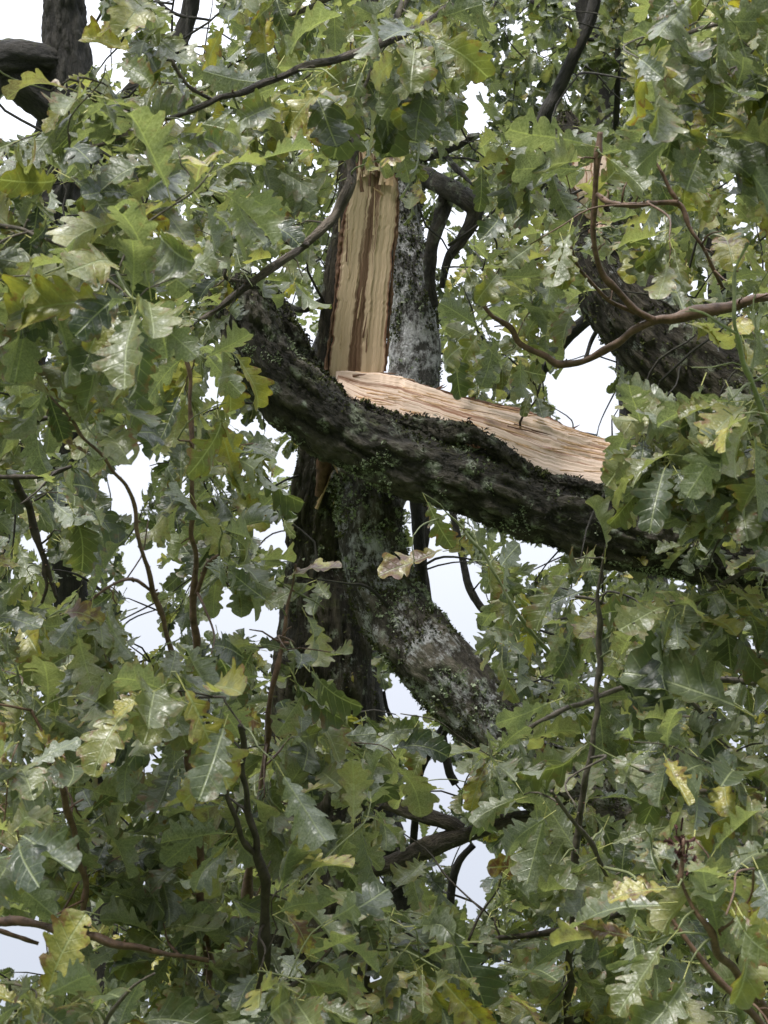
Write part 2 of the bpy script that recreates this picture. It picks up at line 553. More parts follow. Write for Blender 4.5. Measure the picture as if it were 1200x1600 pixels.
# ------------------------------------------------------------------ leaves
EDGE = [(0.0, 0.0), (0.04, 0.035), (0.075, 0.048), (0.11, 0.030), (0.17, 0.10), (0.215, 0.128), (0.255, 0.112), (0.27, 0.058),
        (0.35, 0.15), (0.41, 0.205), (0.455, 0.195), (0.462, 0.092), (0.54, 0.20), (0.60, 0.268), (0.65, 0.262), (0.655, 0.125),
        (0.72, 0.215), (0.785, 0.262), (0.83, 0.235), (0.825, 0.135), (0.885, 0.165), (0.945, 0.150), (0.985, 0.085), (1.0, 0.0)]
SINUS = (7, 11, 15, 19)
EDGE = [(t, w_ * (1.38 if k in SINUS else 1.04)) for k, (t, w_) in enumerate(EDGE)]
def _smooth(E):
    A = [E[0]] + E + [E[-1]]
    o = []
    for i in range(1, len(A) - 2):
        for q in ((0.0, 0.5) if 3 < i < 24 else (0.0,)):
            p0, p1, p2, p3 = (np.array(A[i + k]) for k in (-1, 0, 1, 2))
            o.append(tuple(0.5 * (2 * p1 + (p2 - p0) * q + (2 * p0 - 5 * p1 + 4 * p2 - p3) * q * q + (3 * p1 - p0 - 3 * p2 + p3) * q ** 3)))
    o.append(E[-1])
    return [(float(a), max(0.0, float(b_))) for a, b_ in o]
EDGE_HI = _smooth(EDGE)
LOW = [0, 2, 4, 5, 7, 8, 9, 10, 11, 12, 13, 14, 15, 16, 17, 18, 19, 20, 21, 22, 23]
TINY = [0, 5, 7, 9, 11, 13, 15, 17, 21, 23]

def leaf_shape(rng, lod, curl):
    """unit-length leaf along +Y, upper face +Z; V, tris, uv, edge, material index"""
    SRC = EDGE_HI if lod == 0 else EDGE
    idx = range(len(SRC)) if lod == 0 else (LOW if lod == 1 else TINY)
    sides = {}
    wsc = rng.uniform(0.85, 1.15)
    V, UVS, E = [], [], []
    n = len(idx)
    e0 = [SRC[i] for i in idx]
    tm = np.array([max(0.0, t - 0.45 * w_) for t, w_ in e0])
    tm = np.maximum.accumulate(tm + np.arange(n) * 1e-3)
    tm[-1] = 0.985
    tm = np.minimum(tm, np.linspace(tm[0], 0.985, n) * 0.5 + tm * 0.5 + 0.02)
    for k in range(n):
        V.append((0, tm[k], 0)); UVS.append((0, tm[k])); E.append(0)
    F = []
    for sgn in (-1, 1):
        kn = np.interp([t for t, w_ in e0], np.linspace(0, 1, 9), rng.uniform(0.80, 1.18, 9))
        j = kn * rng.uniform(0.97, 1.03, n)
        jt = rng.normal(0, 0.003, n)
        ed = [(sgn * w_ * wsc * j[k], t + jt[k] * (0 < k < n - 1)) for k, (t, w_) in enumerate(e0)]
        if lod == 0:
            ai = len(V)
            for k in range(n):
                x, y = ed[k][0] * 0.5, 0.5 * (ed[k][1] + tm[k])
                V.append((x, y, 0)); UVS.append((x, y)); E.append(0.5)
        bi = len(V)
        for k in range(n):
            V.append((*ed[k], 0)); UVS.append(ed[k]); E.append(1.0)
        for k in range(n - 1):
            rows = [(0, ai), (ai, bi)] if lod == 0 else [(0, bi)]
            for a, b_ in rows:
                q = (a + k, b_ + k, b_ + k + 1, a + k + 1)
                if sgn < 0:
                    q = q[::-1]
                F.append((q[0], q[1], q[2])); F.append((q[0], q[2], q[3]))
    V = np.array(V, float)
    x, y = V[:, 0], V[:, 1]
    fold = rng.uniform(0.05, 0.55) + 0.5 * curl * rng.random()
    droop = rng.uniform(0.0, 0.35) + 0.55 * curl * rng.random()
    ph = rng.uniform(0, 6.28, 4)
    ax = np.abs(x)
    z = fold * ax - 0.15 * ax ** 2
    z += rng.uniform(0.05, 0.16) * np.sin(y * rng.uniform(10, 17) + ph[0] + np.sign(x) * ph[1]) * ax * 1.6
    z += 0.03 * np.sin(y * 5 + ph[2]) + 0.07 * np.sin(y * 22 + ph[3]) * ax
    # roll the sides
    roll = curl * rng.uniform(-2.4, 3.0)
    a = roll * ax / 0.27
    xn = np.where(np.abs(a) > 1e-3, np.sign(x) * np.sin(a) / np.where(np.abs(a) > 1e-3, a, 1) * ax, x)
    z = z + np.where(np.abs(a) > 1e-3, (1 - np.cos(a)) / np.where(np.abs(a) > 1e-3, a, 1) * ax, 0)
    # twist and droop along the length
    tw = rng.normal(0, 0.35 + 0.7 * curl) * y
    x2 = xn * np.cos(tw) - z * np.sin(tw)
    z2 = xn * np.sin(tw) + z * np.cos(tw)
    th = -(droop * 2.0) * y
    c = np.cumsum
    rr = np.where(np.abs(th) > 1e-3, th, 1)
    yc = np.where(np.abs(th) > 1e-3, np.sin(th) / rr * y, y)
    zc = np.where(np.abs(th) > 1e-3, (1 - np.cos(th)) / rr * y, 0)
    P = np.stack([x2, yc - np.sin(th) * z2, zc + np.cos(th) * z2], -1)
    F = [list(f) for f in F]
    if lod == 0 and rng.random() < 0.6:
        gone = set()
        for _ in range(rng.integers(1, 5)):
            c = int(rng.integers(6, len(F) // 2 - 4)) * 2
            gone |= {c, c + 1} | ({c + 4, c + 5} if rng.random() < 0.5 else set())
        F = [f for k, f in enumerate(F) if k not in gone]
    mi = [0] * len(F)
    # stalk
    L = rng.uniform(0.14, 0.28)
    r = 0.0095
    b0 = len(P)
    P = np.vstack([P, [(r * math.cos(q), -L, r * math.sin(q) - 0.01) for q in (0, 2.1, 4.2)], [(r * .8 * math.cos(q), 0.01, r * .8 * math.sin(q)) for q in (0, 2.1, 4.2)]])
    P[:, 1] += L
    for k in range(3):
        k2 = (k + 1) % 3
        F.append([b0 + k, b0 + k2, b0 + 3 + k2]); F.append([b0 + k, b0 + 3 + k2, b0 + 3 + k])
        mi += [1, 1]
    UVS += [(0, 0)] * 6
    E += [0] * 6
    return P, np.array(F), np.array(UVS), np.array(E, float), np.array(mi)

LEAVES = {}
for lod, cnt in ((0, 22), (1, 12), (2, 8)):
    L_ = []
    for k in range(cnt):
        sh = leaf_shape(RNG, lod, [0.05, 0.25, 0.5, 0.9, 0.15, 0.7][k % 6])
        L_.append(sh)
    LEAVES[lod] = L_
LEAF_ME = []
for P_, F_, U_, E_, mi_ in LEAVES[0]:
    LEAF_ME.append(mesh_data('leaf', P_, [F_], [M_LEAF, M_STALK], uv=U_, attrs={'edge': E_}, midx=mi_))
WITHER_ME = []
for k in range(4):
    P_, F_, U_, E_, mi_ = leaf_shape(RNG, 0, 1.5)
    WITHER_ME.append(mesh_data('withered_leaf', P_, [F_], [M_WITHER, M_STALK], uv=U_, attrs={'edge': E_}, midx=mi_))

GALL_ME = []
for m_ in WITHER_ME:
    m2 = m_.copy()
    m2.name = 'withered_bud'
    m2.materials[0] = M_GALL
    m2.materials[1] = M_GALL
    GALL_ME.append(m2)

def leaf_frame(axis, nrm):
    a = axis / np.linalg.norm(axis)
    n = nrm - a * (nrm @ a)
    ln = np.linalg.norm(n)
    if ln < 1e-3:
        n = np.array([1.0, 0, 0]) - a * a[0]
        ln = np.linalg.norm(n)
    n /= ln
    x = np.cross(a, n)
    return np.stack([x, a, n], 1)          # columns

def put_leaf(parent, base, M, size, tone, blotch=0.0, var=None, me=None, name='leaf', label=None):
    me = me or LEAF_ME[random.randrange(len(LEAF_ME)) if var is None else var]
    o = bpy.data.objects.new(name, me)
    COL.objects.link(o)
    o.parent = parent
    T = Matrix.Identity(4)
    for i in range(3):
        for j in range(3):
            T[i][j] = M[i, j] * size
        T[i][3] = base[i] - parent.location[i]
    o.matrix_local = T
    o.color = (tone, blotch, random.random(), 1)
    if label:
        o['label'] = label
    return o

def leaf_bulk(name, items, lod, parent, label=None, cap_origin=None):
    """items: (base, M, size, tone). One mesh of leaves too many to count."""
    org = np.array(parent.location)
    VV, FF, UU, EE, TT, SS, MM = [], [], [], [], [], [], []
    off = 0
    for base, M, size, tone in items:
        P, F, U, E, mi = LEAVES[lod][random.randrange(len(LEAVES[lod]))]
        VV.append(P @ (M.T * size) + (base - org))
        FF.append(F + off)
        UU.append(U); EE.append(E); MM.append(mi)
        TT.append(np.full(len(P), tone)); SS.append(np.full(len(P), random.random()))
        off += len(P)
    if not VV:
        return
    me = mesh_data(name, np.vstack(VV), [np.vstack(FF)], [M_LEAF, M_STALK], uv=np.vstack(UU),
                   attrs={'edge': np.concatenate(EE), 'tone': np.concatenate(TT), 'seed': np.concatenate(SS)}, midx=np.concatenate(MM))
    return part(name, me, parent, label, 'stuff')

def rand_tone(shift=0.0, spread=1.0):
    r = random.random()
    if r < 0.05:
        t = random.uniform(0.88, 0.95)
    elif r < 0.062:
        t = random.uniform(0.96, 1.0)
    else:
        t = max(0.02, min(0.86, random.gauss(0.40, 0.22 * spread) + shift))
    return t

def inside(poly, x, y):
    c = False
    j = len(poly) - 1
    for i in range(len(poly)):
        xi, yi = poly[i]
        xj, yj = poly[j]
        if (yi > y) != (yj > y) and x < (xj - xi) * (y - yi) / (yj - yi) + xi:
            c = not c
        j = i
    return c

# openings of the canopy: where the photograph looks through to the sky, and where it looks onto the split wood
GAPS = [
    [(-60, -60), (62, -60), (62, 60), (-60, 66)], [(-60, 150), (20, 160), (62, 195), (40, 215), (-60, 215)],
    [(132, -60), (160, -60), (150, 40), (200, 80), (190, 100), (134, 95)], [(175, 110), (230, 112), (225, 142), (185, 135)],
    [(240, -60), (335, -60), (330, 60), (300, 95), (290, 30), (245, 20)],
    [(75, 290), (125, 280), (130, 305), (90, 325)], [(150, 270), (180, 272), (170, 290)],
    [(200, 672), (235, 680), (232, 740), (215, 800), (160, 800), (150, 770), (178, 735)],
    [(190, 850), (245, 860), (225, 940), (240, 960), (240, 1020), (195, 1015), (200, 940)],
    [(340, 920), (368, 925), (400, 970), (400, 985), (350, 975)],
    [(408, 808), (445, 820), (450, 870), (425, 860)], [(420, 950), (450, 955), (440, 1000), (420, 990)],
    [(645, 800), (690, 800), (715, 870), (760, 905), (750, 950), (738, 1045), (708, 1010), (672, 960), (652, 880)],
    [(800, 840), (890, 872), (850, 890), (805, 875)],
    [(545, 1035), (575, 1045), (620, 1100), (610, 1120), (560, 1110)],
    [(640, 1175), (700, 1185), (735, 1225), (715, 1240), (660, 1205)],
    [(700, 1320), (750, 1325), (770, 1345), (745, 1410), (715, 1395)], [(610, 1385), (640, 1390), (620, 1415)],
    [(-60, 1425), (50, 1440), (95, 1455), (60, 1510), (40, 1515), (-60, 1490)],
    [(728, 90), (760, 120), (758, 205), (735, 215), (720, 150)],
    [(868, 505), (945, 510), (960, 560), (940, 570), (965, 640), (960, 690), (880, 660), (850, 600), (900, 560)],
    [(560, 380), (560, 380), (560, 380)],
    [(600, 540), (608, 545), (604, 590), (595, 588)],
    [(470, 510), (498, 540), (495, 560), (475, 540)],
    [(160, 1090), (170, 1150), (150, 1150)], [(225, 1165), (255, 1175), (250, 1210), (230, 1205)],
]
WINDOW = [
    [(372, 450), (450, 470), (500, 545), (505, 420), (520, 300), (545, 268), (632, 268), (645, 400), (690, 480), (690, 600), (860, 650), (940, 690),
     (945, 870), (820, 850), (640, 800), (640, 900), (790, 1090), (735, 1170), (640, 1110), (560, 1030), (500, 880), (455, 880), (450, 700), (400, 660), (350, 605)],
    [(590, 1232), (720, 1275), (745, 1300), (600, 1365), (585, 1345), (690, 1305), (590, 1262)],
    [(-50, 40), (62, 50), (62, -50), (138, -50), (138, 100), (60, 112), (75, 190), (-50, 140)],
    [(655, 250), (745, 210), (750, 340), (700, 420), (655, 420)],
]
SOFT = [[(900, 400), (1010, 430), (1060, 500), (1160, 560), (1165, 620), (1030, 610), (960, 540)], [(885, 225), (948, 235), (950, 330), (895, 330)], [(945, 780), (1200, 860), (1200, 925), (945, 880)],
        [(765, -40), (1000, -40), (985, 175), (830, 215), (770, 90)]]

def open_(x, y, layer):
    for g in GAPS:
        if inside(g, x, y):
            return 1.0
    if layer == 'front':
        for g in WINDOW:
            if inside(g, x, y):
                return 1.0
        for g, pr in zip(SOFT, (0.85, 0.0, 0.85, 0.92)):
            if inside(g, x, y):
                return pr
    if layer == 'mid':
        if inside(SOFT[3], x, y) or inside(SOFT[0], x, y) or inside(SOFT[1], x, y): return 0.85
        if inside(WINDOW[2], x, y) or inside(WINDOW[0], x, y) or inside(WINDOW[1], x, y) or inside(WINDOW[3], x, y):
            return 1.0
    return 0.0

BARE = np.zeros((0, 3))

def grow_leaves(tip, sdir, n, size, layer, tone_shift=0.0, spread=1.0):
    """leaves set round the end of a shoot; yields base, matrix, size, tone"""
    sdir = sdir / (np.linalg.norm(sdir) + 1e-9)
    ref = np.array([0, 0, 1.0]) if abs(sdir[2]) < 0.85 else np.array([1.0, 0, 0])
    e1 = np.cross(sdir, ref); e1 /= np.linalg.norm(e1)
    e2 = np.cross(sdir, e1)
    a0 = random.uniform(0, 6.28)
    res = []
    for k in range(n):
        f = k / max(1, n - 1)
        base = tip - sdir * (1 - f) * size * random.uniform(0.5, 1.1)
        ang = a0 + k * 2.4 + random.gauss(0, 0.3)
        opn = math.radians(random.uniform(30, 85) * (1.15 - 0.4 * f))
        ax = sdir * math.cos(opn) + (e1 * math.cos(ang) + e2 * math.sin(ang)) * math.sin(opn)
        ax = ax + np.array([0, 0, -random.uniform(0.05, 1.1)])
        nr = np.array([0, 0, 1.0]) + 0.85 * np.array([random.gauss(0, 1), random.gauss(-0.25, 1), random.gauss(0, 0.6)])
        s = size * random.uniform(0.62, 1.22)
        M = leaf_frame(ax, nr)
        ok = True
        for q in (0.25, 0.5, 0.8, 1.1):
            x, y, d = proj(base + M[:, 1] * s * q)
            if random.random() < open_(x, y, layer) or (layer == 'front' and ((BARE[:, 2] > d - 0.03) & ((BARE[:, 0] - x) ** 2 + (BARE[:, 1] - y) ** 2 < 27 ** 2)).any()):
                ok = False
                break
        if ok:
            res.append((base, M, s, rand_tone(tone_shift, spread)))
    return res

def shoot_path(a, b_, r0, r1, droop=0.12):
    v = b_ - a
    L = np.linalg.norm(v)
    m1 = a + v * 0.35 + np.array([random.gauss(0, 0.07), random.gauss(0, 0.07), 0.10 - droop * 0.2]) * L
    m2 = a + v * 0.7 + np.array([random.gauss(0, 0.06), random.gauss(0, 0.06), 0.06]) * L
    return np.array([(*a, r0), (*m1, r0 * 0.8 + r1 * 0.2), (*m2, 0.4 * r0 + 0.6 * r1), (*b_, r1)])

# ================================================================== SETTING
gm = np.array([(-900, -900, 0), (900, -900, 0), (900, 900, 0), (-900, 900, 0)], float)
g = bpy.data.objects.new('ground', mesh_data('ground', gm, [np.array([[0, 1, 2, 3]])], M_GRASS, smooth=False))
COL.objects.link(g)
g['kind'] = 'structure'

def tufts(name, cloud, n, m, parent, size, filt=None, nrm=None, blades=5, flat=1.0):
    """little leafy crumbs of moss or lichen standing on bark; cloud = (V, outward normals)"""
    V, N = cloud
    idx = RNG.integers(0, len(V), n * 4)
    if filt is not None:
        k = filt(V[idx], N[idx])
        idx = idx[k]
    idx = idx[:n]
    if not len(idx):
        return
    B = V[idx]
    Nn = N[idx]
    VV, FF = [], []
    for j in range(blades):
        d = Nn + RNG.normal(0, 0.8, Nn.shape)
        d /= np.linalg.norm(d, axis=1)[:, None]
        t = np.cross(d, RNG.normal(0, 1, d.shape))
        t /= np.linalg.norm(t, axis=1)[:, None] + 1e-9
        s = (size * RNG.uniform(0.5, 1.4, len(B)))[:, None]
        o_ = B + RNG.normal(0, size * 0.5, B.shape) - Nn * size * 0.25
        a, b_, c = o_ - t * s * 0.45 * flat, o_ + t * s * 0.45 * flat, o_ + d * s / flat
        VV.append(np.stack([a, b_, c], 1).reshape(-1, 3))
    V2 = np.vstack(VV)
    F = np.arange(len(V2)).reshape(-1, 3)
    me = mesh_data(name, V2 - np.array(parent.location), [F], m, smooth=False)
    return part(name, me, parent, None, 'stuff')

def cloud_of(V, F, cl):
    """outward normals of a tube from its centreline"""
    step = max(1, len(cl) // 60)
    c = cl[::step]
    Vs = V[::3]
    d = np.linalg.norm(Vs[:, None] - c[None], axis=2).argmin(1)
    N = Vs - c[d]
    N /= np.linalg.norm(N, axis=1)[:, None] + 1e-9
    return Vs, N

SKEL = {}          # thing name -> list of (point, radius) to hang shoots from
def note(o, cl, r):
    SKEL.setdefault(o.name, []).extend([(np.array(p), r) for p in cl[::max(1, len(cl) // 24)]])

def big_tube(name, rows, m, parent, amp=0.010, seed=0, seg=120, step=0.008, cut=None, moss=0, lichen=0, label=None, filt=None, lfilt=None):
    P = pix(rows)
    V, F, rg, cl = tube(P, seg, step, amp, seed, 0, cut)
    me = mesh_data(name, V - np.array(parent.location), F, m, attrs=rg)
    o = part(name, me, parent, label)
    note(parent, cl, P[:, 3].min())
    if moss or lichen:
        cd_ = cloud_of(V, F, cl)
        if moss:
            tufts('moss', cd_, moss, M_MOSS, parent, 0.010, filt or (lambda v, n: (n[:, 2] + RNG.normal(0, .35, len(n)) > 0.15) & (fbm(v * 9, 3, 2) > 0.5)))
        if lichen:
            tufts('lichen', cd_, lichen, M_LICH, parent, 0.011, lfilt or (lambda v, n: fbm(v * 10, 17, 2) > 0.60))
    return o

# ================================================================== THE SPLIT OAK
D0 = 7.3
base0 = at(480, 1600, D0); base0[2] = 0
oak = thing('oak_tree', base0, 'storm-split oak whose upright stem shows pale torn wood with a brown heart stripe', 'tree')

FACE_OFF = 0.045
def cut_face(V, cl, R, s):
    """flatten the side turned to the camera where the limb tore away"""
    for i in range(len(cl)):
        x, y, d = proj(cl[i])
        k = 1.0 if 225 < y < 640 else 0.0
        if y <= 225: k = max(0, 1 - (225 - y) / 60)
        if y >= 640: k = max(0, 1 - (y - 640) / 40)
        if k > 0:
            t = -(V[i] - cl[i]) @ FWD
            lim = FACE_OFF * R[i] / 0.13 + 0.2 * (1 - k)
            over = np.maximum(t - lim, 0)
            V[i] += over[:, None] * FWD
    return V

# main stem: ground, dark foot, bark below the tear, torn stem, top
foot = pix([(500, 880, D0 + .16, 56), (505, 960, D0 + .15, 70), (500, 1100, D0 + .12, 82), (480, 1350, D0 + .05, 92), (470, 1600, D0, 100)])
low = np.array([(*(base0 + (foot[-1, :3] - base0) * f), 0.24 + 0.16 * (1 - f) ** 2) for f in (0.85, 0.6, 0.3, 0.0, -0.06)])
stem = np.vstack([pix([(600, -120, D0 + .15, 30), (590, 60, D0 + .1, 40), (580, 200, D0 + .05, 42), (570, 330, D0 + .02, 49), (555, 480, D0, 51), (540, 600, D0, 53), (518, 700, D0 + .03, 52), (500, 790, D0 + .10, 50)]), foot, low])
V, F, rg, cl = tube(stem, 132, 0.009, 0.013, 11, 0, cut_face)
trunk = part('trunk', mesh_data('trunk', V - base0, F, M_BARK_MOSSY, attrs=rg), oak)
cd_ = cloud_of(V, F, cl)
tufts('moss', cd_, 2600, M_MOSS, oak, 0.010, lambda v, n: (fbm(v * 8, 3, 2) > 0.52) & ((n @ FWD) < 0.5) & (v[:, 2] > 3.2) & ~((proj_y(v) > 215) & (proj_y(v) < 650) & (n @ FWD < -0.25)))if False else None
def proj_y(v):
    q = v - CAM
    return 800 - FPX * (q @ UP) / (q @ FWD)
def proj_x(v):
    q = v - CAM
    return 600 + FPX * (q @ RIGHT) / (q @ FWD)
tufts('moss', cd_, 2200, M_MOSS, oak, 0.010, lambda v, n: (fbm(v * 8, 3, 2) > 0.5) & (v[:, 2] > 3.0) & ~((proj_y(v) < 690) & (n @ FWD < -0.1)))
tufts('lichen', cd_, 700, M_LICH, oak, 0.011, lambda v, n: (fbm(v * 9, 17, 2) > 0.58) & (v[:, 2] > 3.2) & ~((proj_y(v) < 690) & (n @ FWD < -0.1)))
note(oak, cl[:int(len(cl) * .6)], 0.02)

def strip_face(name, rows, m, parent, nx, ny, amp, thick, seed, steps=0.0, jag=0.0):
    """rows: (left px, py, depth), (right px, py, depth) pairs down the grain. A solid slab with a fibrous face."""
    A = np.array([at(*a) for a, b_ in rows]); Bq = np.array([at(*b_) for a, b_ in rows])
    A2, s = spline(A, ny); B2, _ = spline(Bq, ny)
    v = np.linspace(0, 1, nx)
    G = A2[:, None] * (1 - v)[None, :, None] + B2[:, None] * v[None, :, None]
    du = np.gradient(G, axis=0); dv = np.gradient(G, axis=1)
    Nn = np.cross(du, dv); Nn /= np.linalg.norm(Nn, axis=2)[..., None]
    if (Nn[ny // 2, nx // 2] @ FWD) > 0: Nn = -Nn
    S, Vv = np.meshgrid(s, v, indexing='ij')
    wdt = np.linalg.norm(B2 - A2, axis=1).mean()
    q = np.stack([Vv * wdt * 60, S * 1.2, 0 * S], -1)
    h = (fbm(q, seed, 3) - 0.5) * amp + (vnoise(q * np.array([3.2, 1.6, 1]), seed + 4) - 0.5) * amp * 0.5
    if steps:
        sn = vnoise(np.stack([Vv * wdt * 22, S * 0.7, 0 * S], -1), seed + 9)
        h += steps * np.round(sn * 4) / 4 + steps * 0.5 * np.round(vnoise(np.stack([Vv * wdt * 55, S * 1.1, 0 * S], -1), seed + 19) * 3) / 3
    if jag:
        jl = (vnoise(np.stack([S[:, 0] * 30, 0 * s, 0 * s], -1), seed + 21) - .5) * jag + (vnoise(np.stack([S[:, 0] * 90, 0 * s, 0 * s], -1), seed + 22) - .5) * jag * .6
        jr = (vnoise(np.stack([S[:, 0] * 26, 0 * s, 0 * s + 5], -1), seed + 23) - .5) * jag + (vnoise(np.stack([S[:, 0] * 80, 0 * s, 0 * s + 5], -1), seed + 24) - .5) * jag * .6
        dvn = dv / np.linalg.norm(dv, axis=2)[..., None]
        G = G + dvn * (jl[:, None] * (1 - Vv) + jr[:, None] * Vv)[..., None]
    G = G + Nn * h[..., None]
    Bk = G - Nn * (thick * (0.4 + 0.6 * np.sin(Vv * math.pi)))[..., None]
    V = np.vstack([G.reshape(-1, 3), Bk.reshape(-1, 3)])
    i, j = np.meshgrid(np.arange(ny - 1), np.arange(nx - 1), indexing='ij')
    a = (i * nx + j).ravel()
    Q1 = np.stack([a, a + 1, a + nx + 1, a + nx], -1)
    o_ = nx * ny
    Q2 = Q1[:, ::-1] + o_
    def side(k):
        k = np.asarray(k)
        return np.stack([k[:-1], k[1:], k[1:] + o_, k[:-1] + o_], -1)
    r0 = np.arange(nx); r1 = (ny - 1) * nx + np.arange(nx); c0 = np.arange(ny) * nx; c1 = c0 + nx - 1
    Qs = np.vstack([side(r0[::-1]), side(r1), side(c0), side(c1[::-1])])
    Fq = np.vstack([Q1, Q2, Qs])
    ac = np.concatenate([Vv.ravel()] * 2); al = np.concatenate([S.ravel()] * 2)
    return part(name, mesh_data(name, V - np.array(parent.location), [Fq], m, attrs={'across': ac, 'along': al}), parent), G, Nn

fd = D0 - FACE_OFF - 0.022
strip_face('torn_wood', [((572, 215, fd + .06), (592, 210, fd + .06)), ((558, 262, fd + .03), (612, 262, fd + .03)), ((543, 310, fd + .02), (622, 305, fd + .02)),
                         ((536, 380, fd + .01), (615, 380, fd + .01)), ((528, 450, fd), (609, 450, fd)), ((519, 530, fd), (604, 530, fd)), ((512, 598, fd), (598, 598, fd)), ((505, 650, fd + .02), (590, 650, fd + .02))],
           M_FACE, oak, 90, 260, 0.009, 0.03, 5, 0.006, 0.009)

def ribbon(name, rows, m, parent, seed, amp=0.02, th=0.02, seg=14, label=None):
    """ragged strip of bark: a lumpy thick cord along an edge"""
    P = pix(rows)
    V, F, rg, cl = tube(P, seg, 0.006, 0, seed, 0)
    nrm = V - cl[np.minimum(np.arange(len(V)) // seg, len(cl) - 1)]
    h = (fbm(rg['bc'] * np.array([70, 70, 9.0]), seed, 3) - 0.5) * 2 + (vnoise(rg['bc'] * np.array([160, 160, 60.0]), seed) - .5) * .7
    V = V + nrm / (np.linalg.norm(nrm, axis=1)[:, None] + 1e-9) * (h * amp)[:, None]
    return part(name, mesh_data(name, V - np.array(parent.location), F, m, attrs=rg), parent, label), V, cl

ribbon('inner_bark', [(548, 280, fd + .03, 2), (533, 370, fd + .02, 2.5), (525, 450, fd + .01, 3), (514, 540, fd + .01, 2.5), (508, 590, fd + .01, 5)], M_INNER, oak, 3, 0.009)
ribbon('inner_bark', [(620, 275, fd + .03, 2), (621, 340, fd + .02, 3), (613, 430, fd + .01, 2.5), (608, 510, fd + .01, 2), (600, 580, fd + .01, 4)], M_INNER, oak, 4, 0.009)
# brown torn strips under the hinge
ribbon('inner_bark', [(507, 700, D0 - .14, 10), (505, 735, D0 - .13, 11), (499, 775, D0 - .10, 6)], M_INNER, oak, 8, 0.010, label='reddish torn strip below the hinge')

def splinter(parent, a, b_, w0, m=None):
    """long thin wedge of wood from pixel row a to b_"""
    p, q = at(*a), at(*b_)
    v = q - p
    sd_ = np.cross(v, FWD); sd_ /= np.linalg.norm(sd_)
    up_ = np.cross(sd_, v); up_ /= np.linalg.norm(up_)
    V, F = [], []
    n = 5
    for k in range(n):
        f = k / (n - 1)
        c = p + v * f + sd_ * random.gauss(0, w0 * .25) * (k > 0)
        w_ = w0 * (1 - f) ** 0.7 + 0.0006
        V += [c - sd_ * w_, c - up_ * w_ * .5, c + sd_ * w_, c + up_ * w_ * .5]
    for k in range(n - 1):
        for j in range(4):
            j2 = (j + 1) % 4
            F.append((k * 4 + j, k * 4 + j2, k * 4 + 4 + j2, k * 4 + 4 + j))
    return part('splinter', mesh_data('splinter', np.array(V) - np.array(parent.location), [np.array(F)], m or M_SPLINT, smooth=False), parent)

for k in range(9):                                 # twisted fibres that still join the slab to the limb
    x = 520 + k * 8.5 + random.uniform(-3, 3)
    splinter(oak, (x, 592 + random.uniform(-5, 6), fd - .002), (x + random.uniform(25, 90), 604 + random.uniform(-4, 18), fd - .03 + random.uniform(-.08, .03)), random.uniform(0.002, 0.0045), M_TORN_STRAND if k % 3 else M_INNER)
for k in range(14):
    x = 556 + k * 3.6
    splinter(oak, (x, 285 + random.uniform(-20, 10), fd + .01), (x + random.uniform(-7, 7), 232 + random.uniform(-25, 25), fd + .01 + random.uniform(-.02, .03)), random.uniform(0.004, 0.010), M_TORN_STRAND if k % 3 else M_INNER)
for k in range(10):
    x, y = random.uniform(528, 600), random.uniform(300, 560)
    x -= (y - 300) * 0.05
    splinter(oak, (x, y, fd - .006), (x + random.uniform(-3, 4) + 4, y - random.uniform(25, 80), fd - .012 - random.uniform(0, .012)), random.uniform(0.0012, 0.003), M_TORN_STRAND if k % 4 else M_INNER)
splinter(oak, (598, 305, fd - .01), (583, 292, fd - .05), 0.004)
splinter(oak, (566, 300, fd - .005), (562, 268, fd - .01), 0.007, M_INNER)
splinter(oak, (575, 250, fd), (568, 205, fd), 0.016)
splinter(oak, (590, 250, fd), (600, 215, fd), 0.014, M_INNER)
splinter(oak, (608, 290, fd), (614, 240, fd), 0.014)
splinter(oak, (520, 720, D0 - .12), (528, 740, D0 - .14), 0.006)
splinter(oak, (494, 795, D0 - .11), (514, 752, D0 - .13), 0.006)
splinter(oak, (497, 785, D0 - .11), (520, 735, D0 - .13), 0.005)
for k in range(9):
    x = random.uniform(505, 530)
    splinter(oak, (x, random.uniform(700, 790), D0 - .1), (x + random.uniform(2, 22), random.uniform(715, 750), D0 - .14), random.uniform(0.002, 0.005), M_INNER if k % 2 else None)

# grey stem behind, mossy limb reaching down to the right
big_tube('limb', [(688, -120, 8.2, 32), (672, 0, 8.1, 30), (662, 110, 8.0, 32), (640, 230, 7.95, 30), (628, 350, 7.9, 32), (641, 450, 7.85, 40), (648, 560, 7.8, 42), (630, 660, 7.7, 50), (580, 780, 7.55, 50), (520, 880, 7.45, 50)],
         M_BARK_GREY, oak, 0.008, 21, 110, 0.009, moss=4200, lichen=500, filt=lambda v, n: (proj_y(v) < 400 + 90 * fbm(v * 6, 4, 2)) | (fbm(v * 8, 3, 2) > 0.6), label='upright grey stem crusted with pale lichen')
big_tube('limb', [(515, 880, 7.4, 40), (545, 745, 7.32, 40), (574, 790, 7.1, 49), (582, 850, 7.02, 53), (604, 930, 6.95, 57), (657, 1010, 6.85, 61), (715, 1075, 6.8, 61), (775, 1140, 6.75, 58), (850, 1210, 6.7, 58), (960, 1270, 6.6, 54), (1120, 1330, 6.4, 48), (1330, 1370, 6.2, 40)][1:],
         M_BARK_LIMB, oak, 0.013, 33, 140, 0.008, moss=3600, lichen=2600, label='mossy crooked limb bending down to the right',
         filt=lambda v, n: fbm(v * 7, 3, 2) > 0.46, lfilt=lambda v, n: (fbm(v * 9, 17, 2) > 0.54))
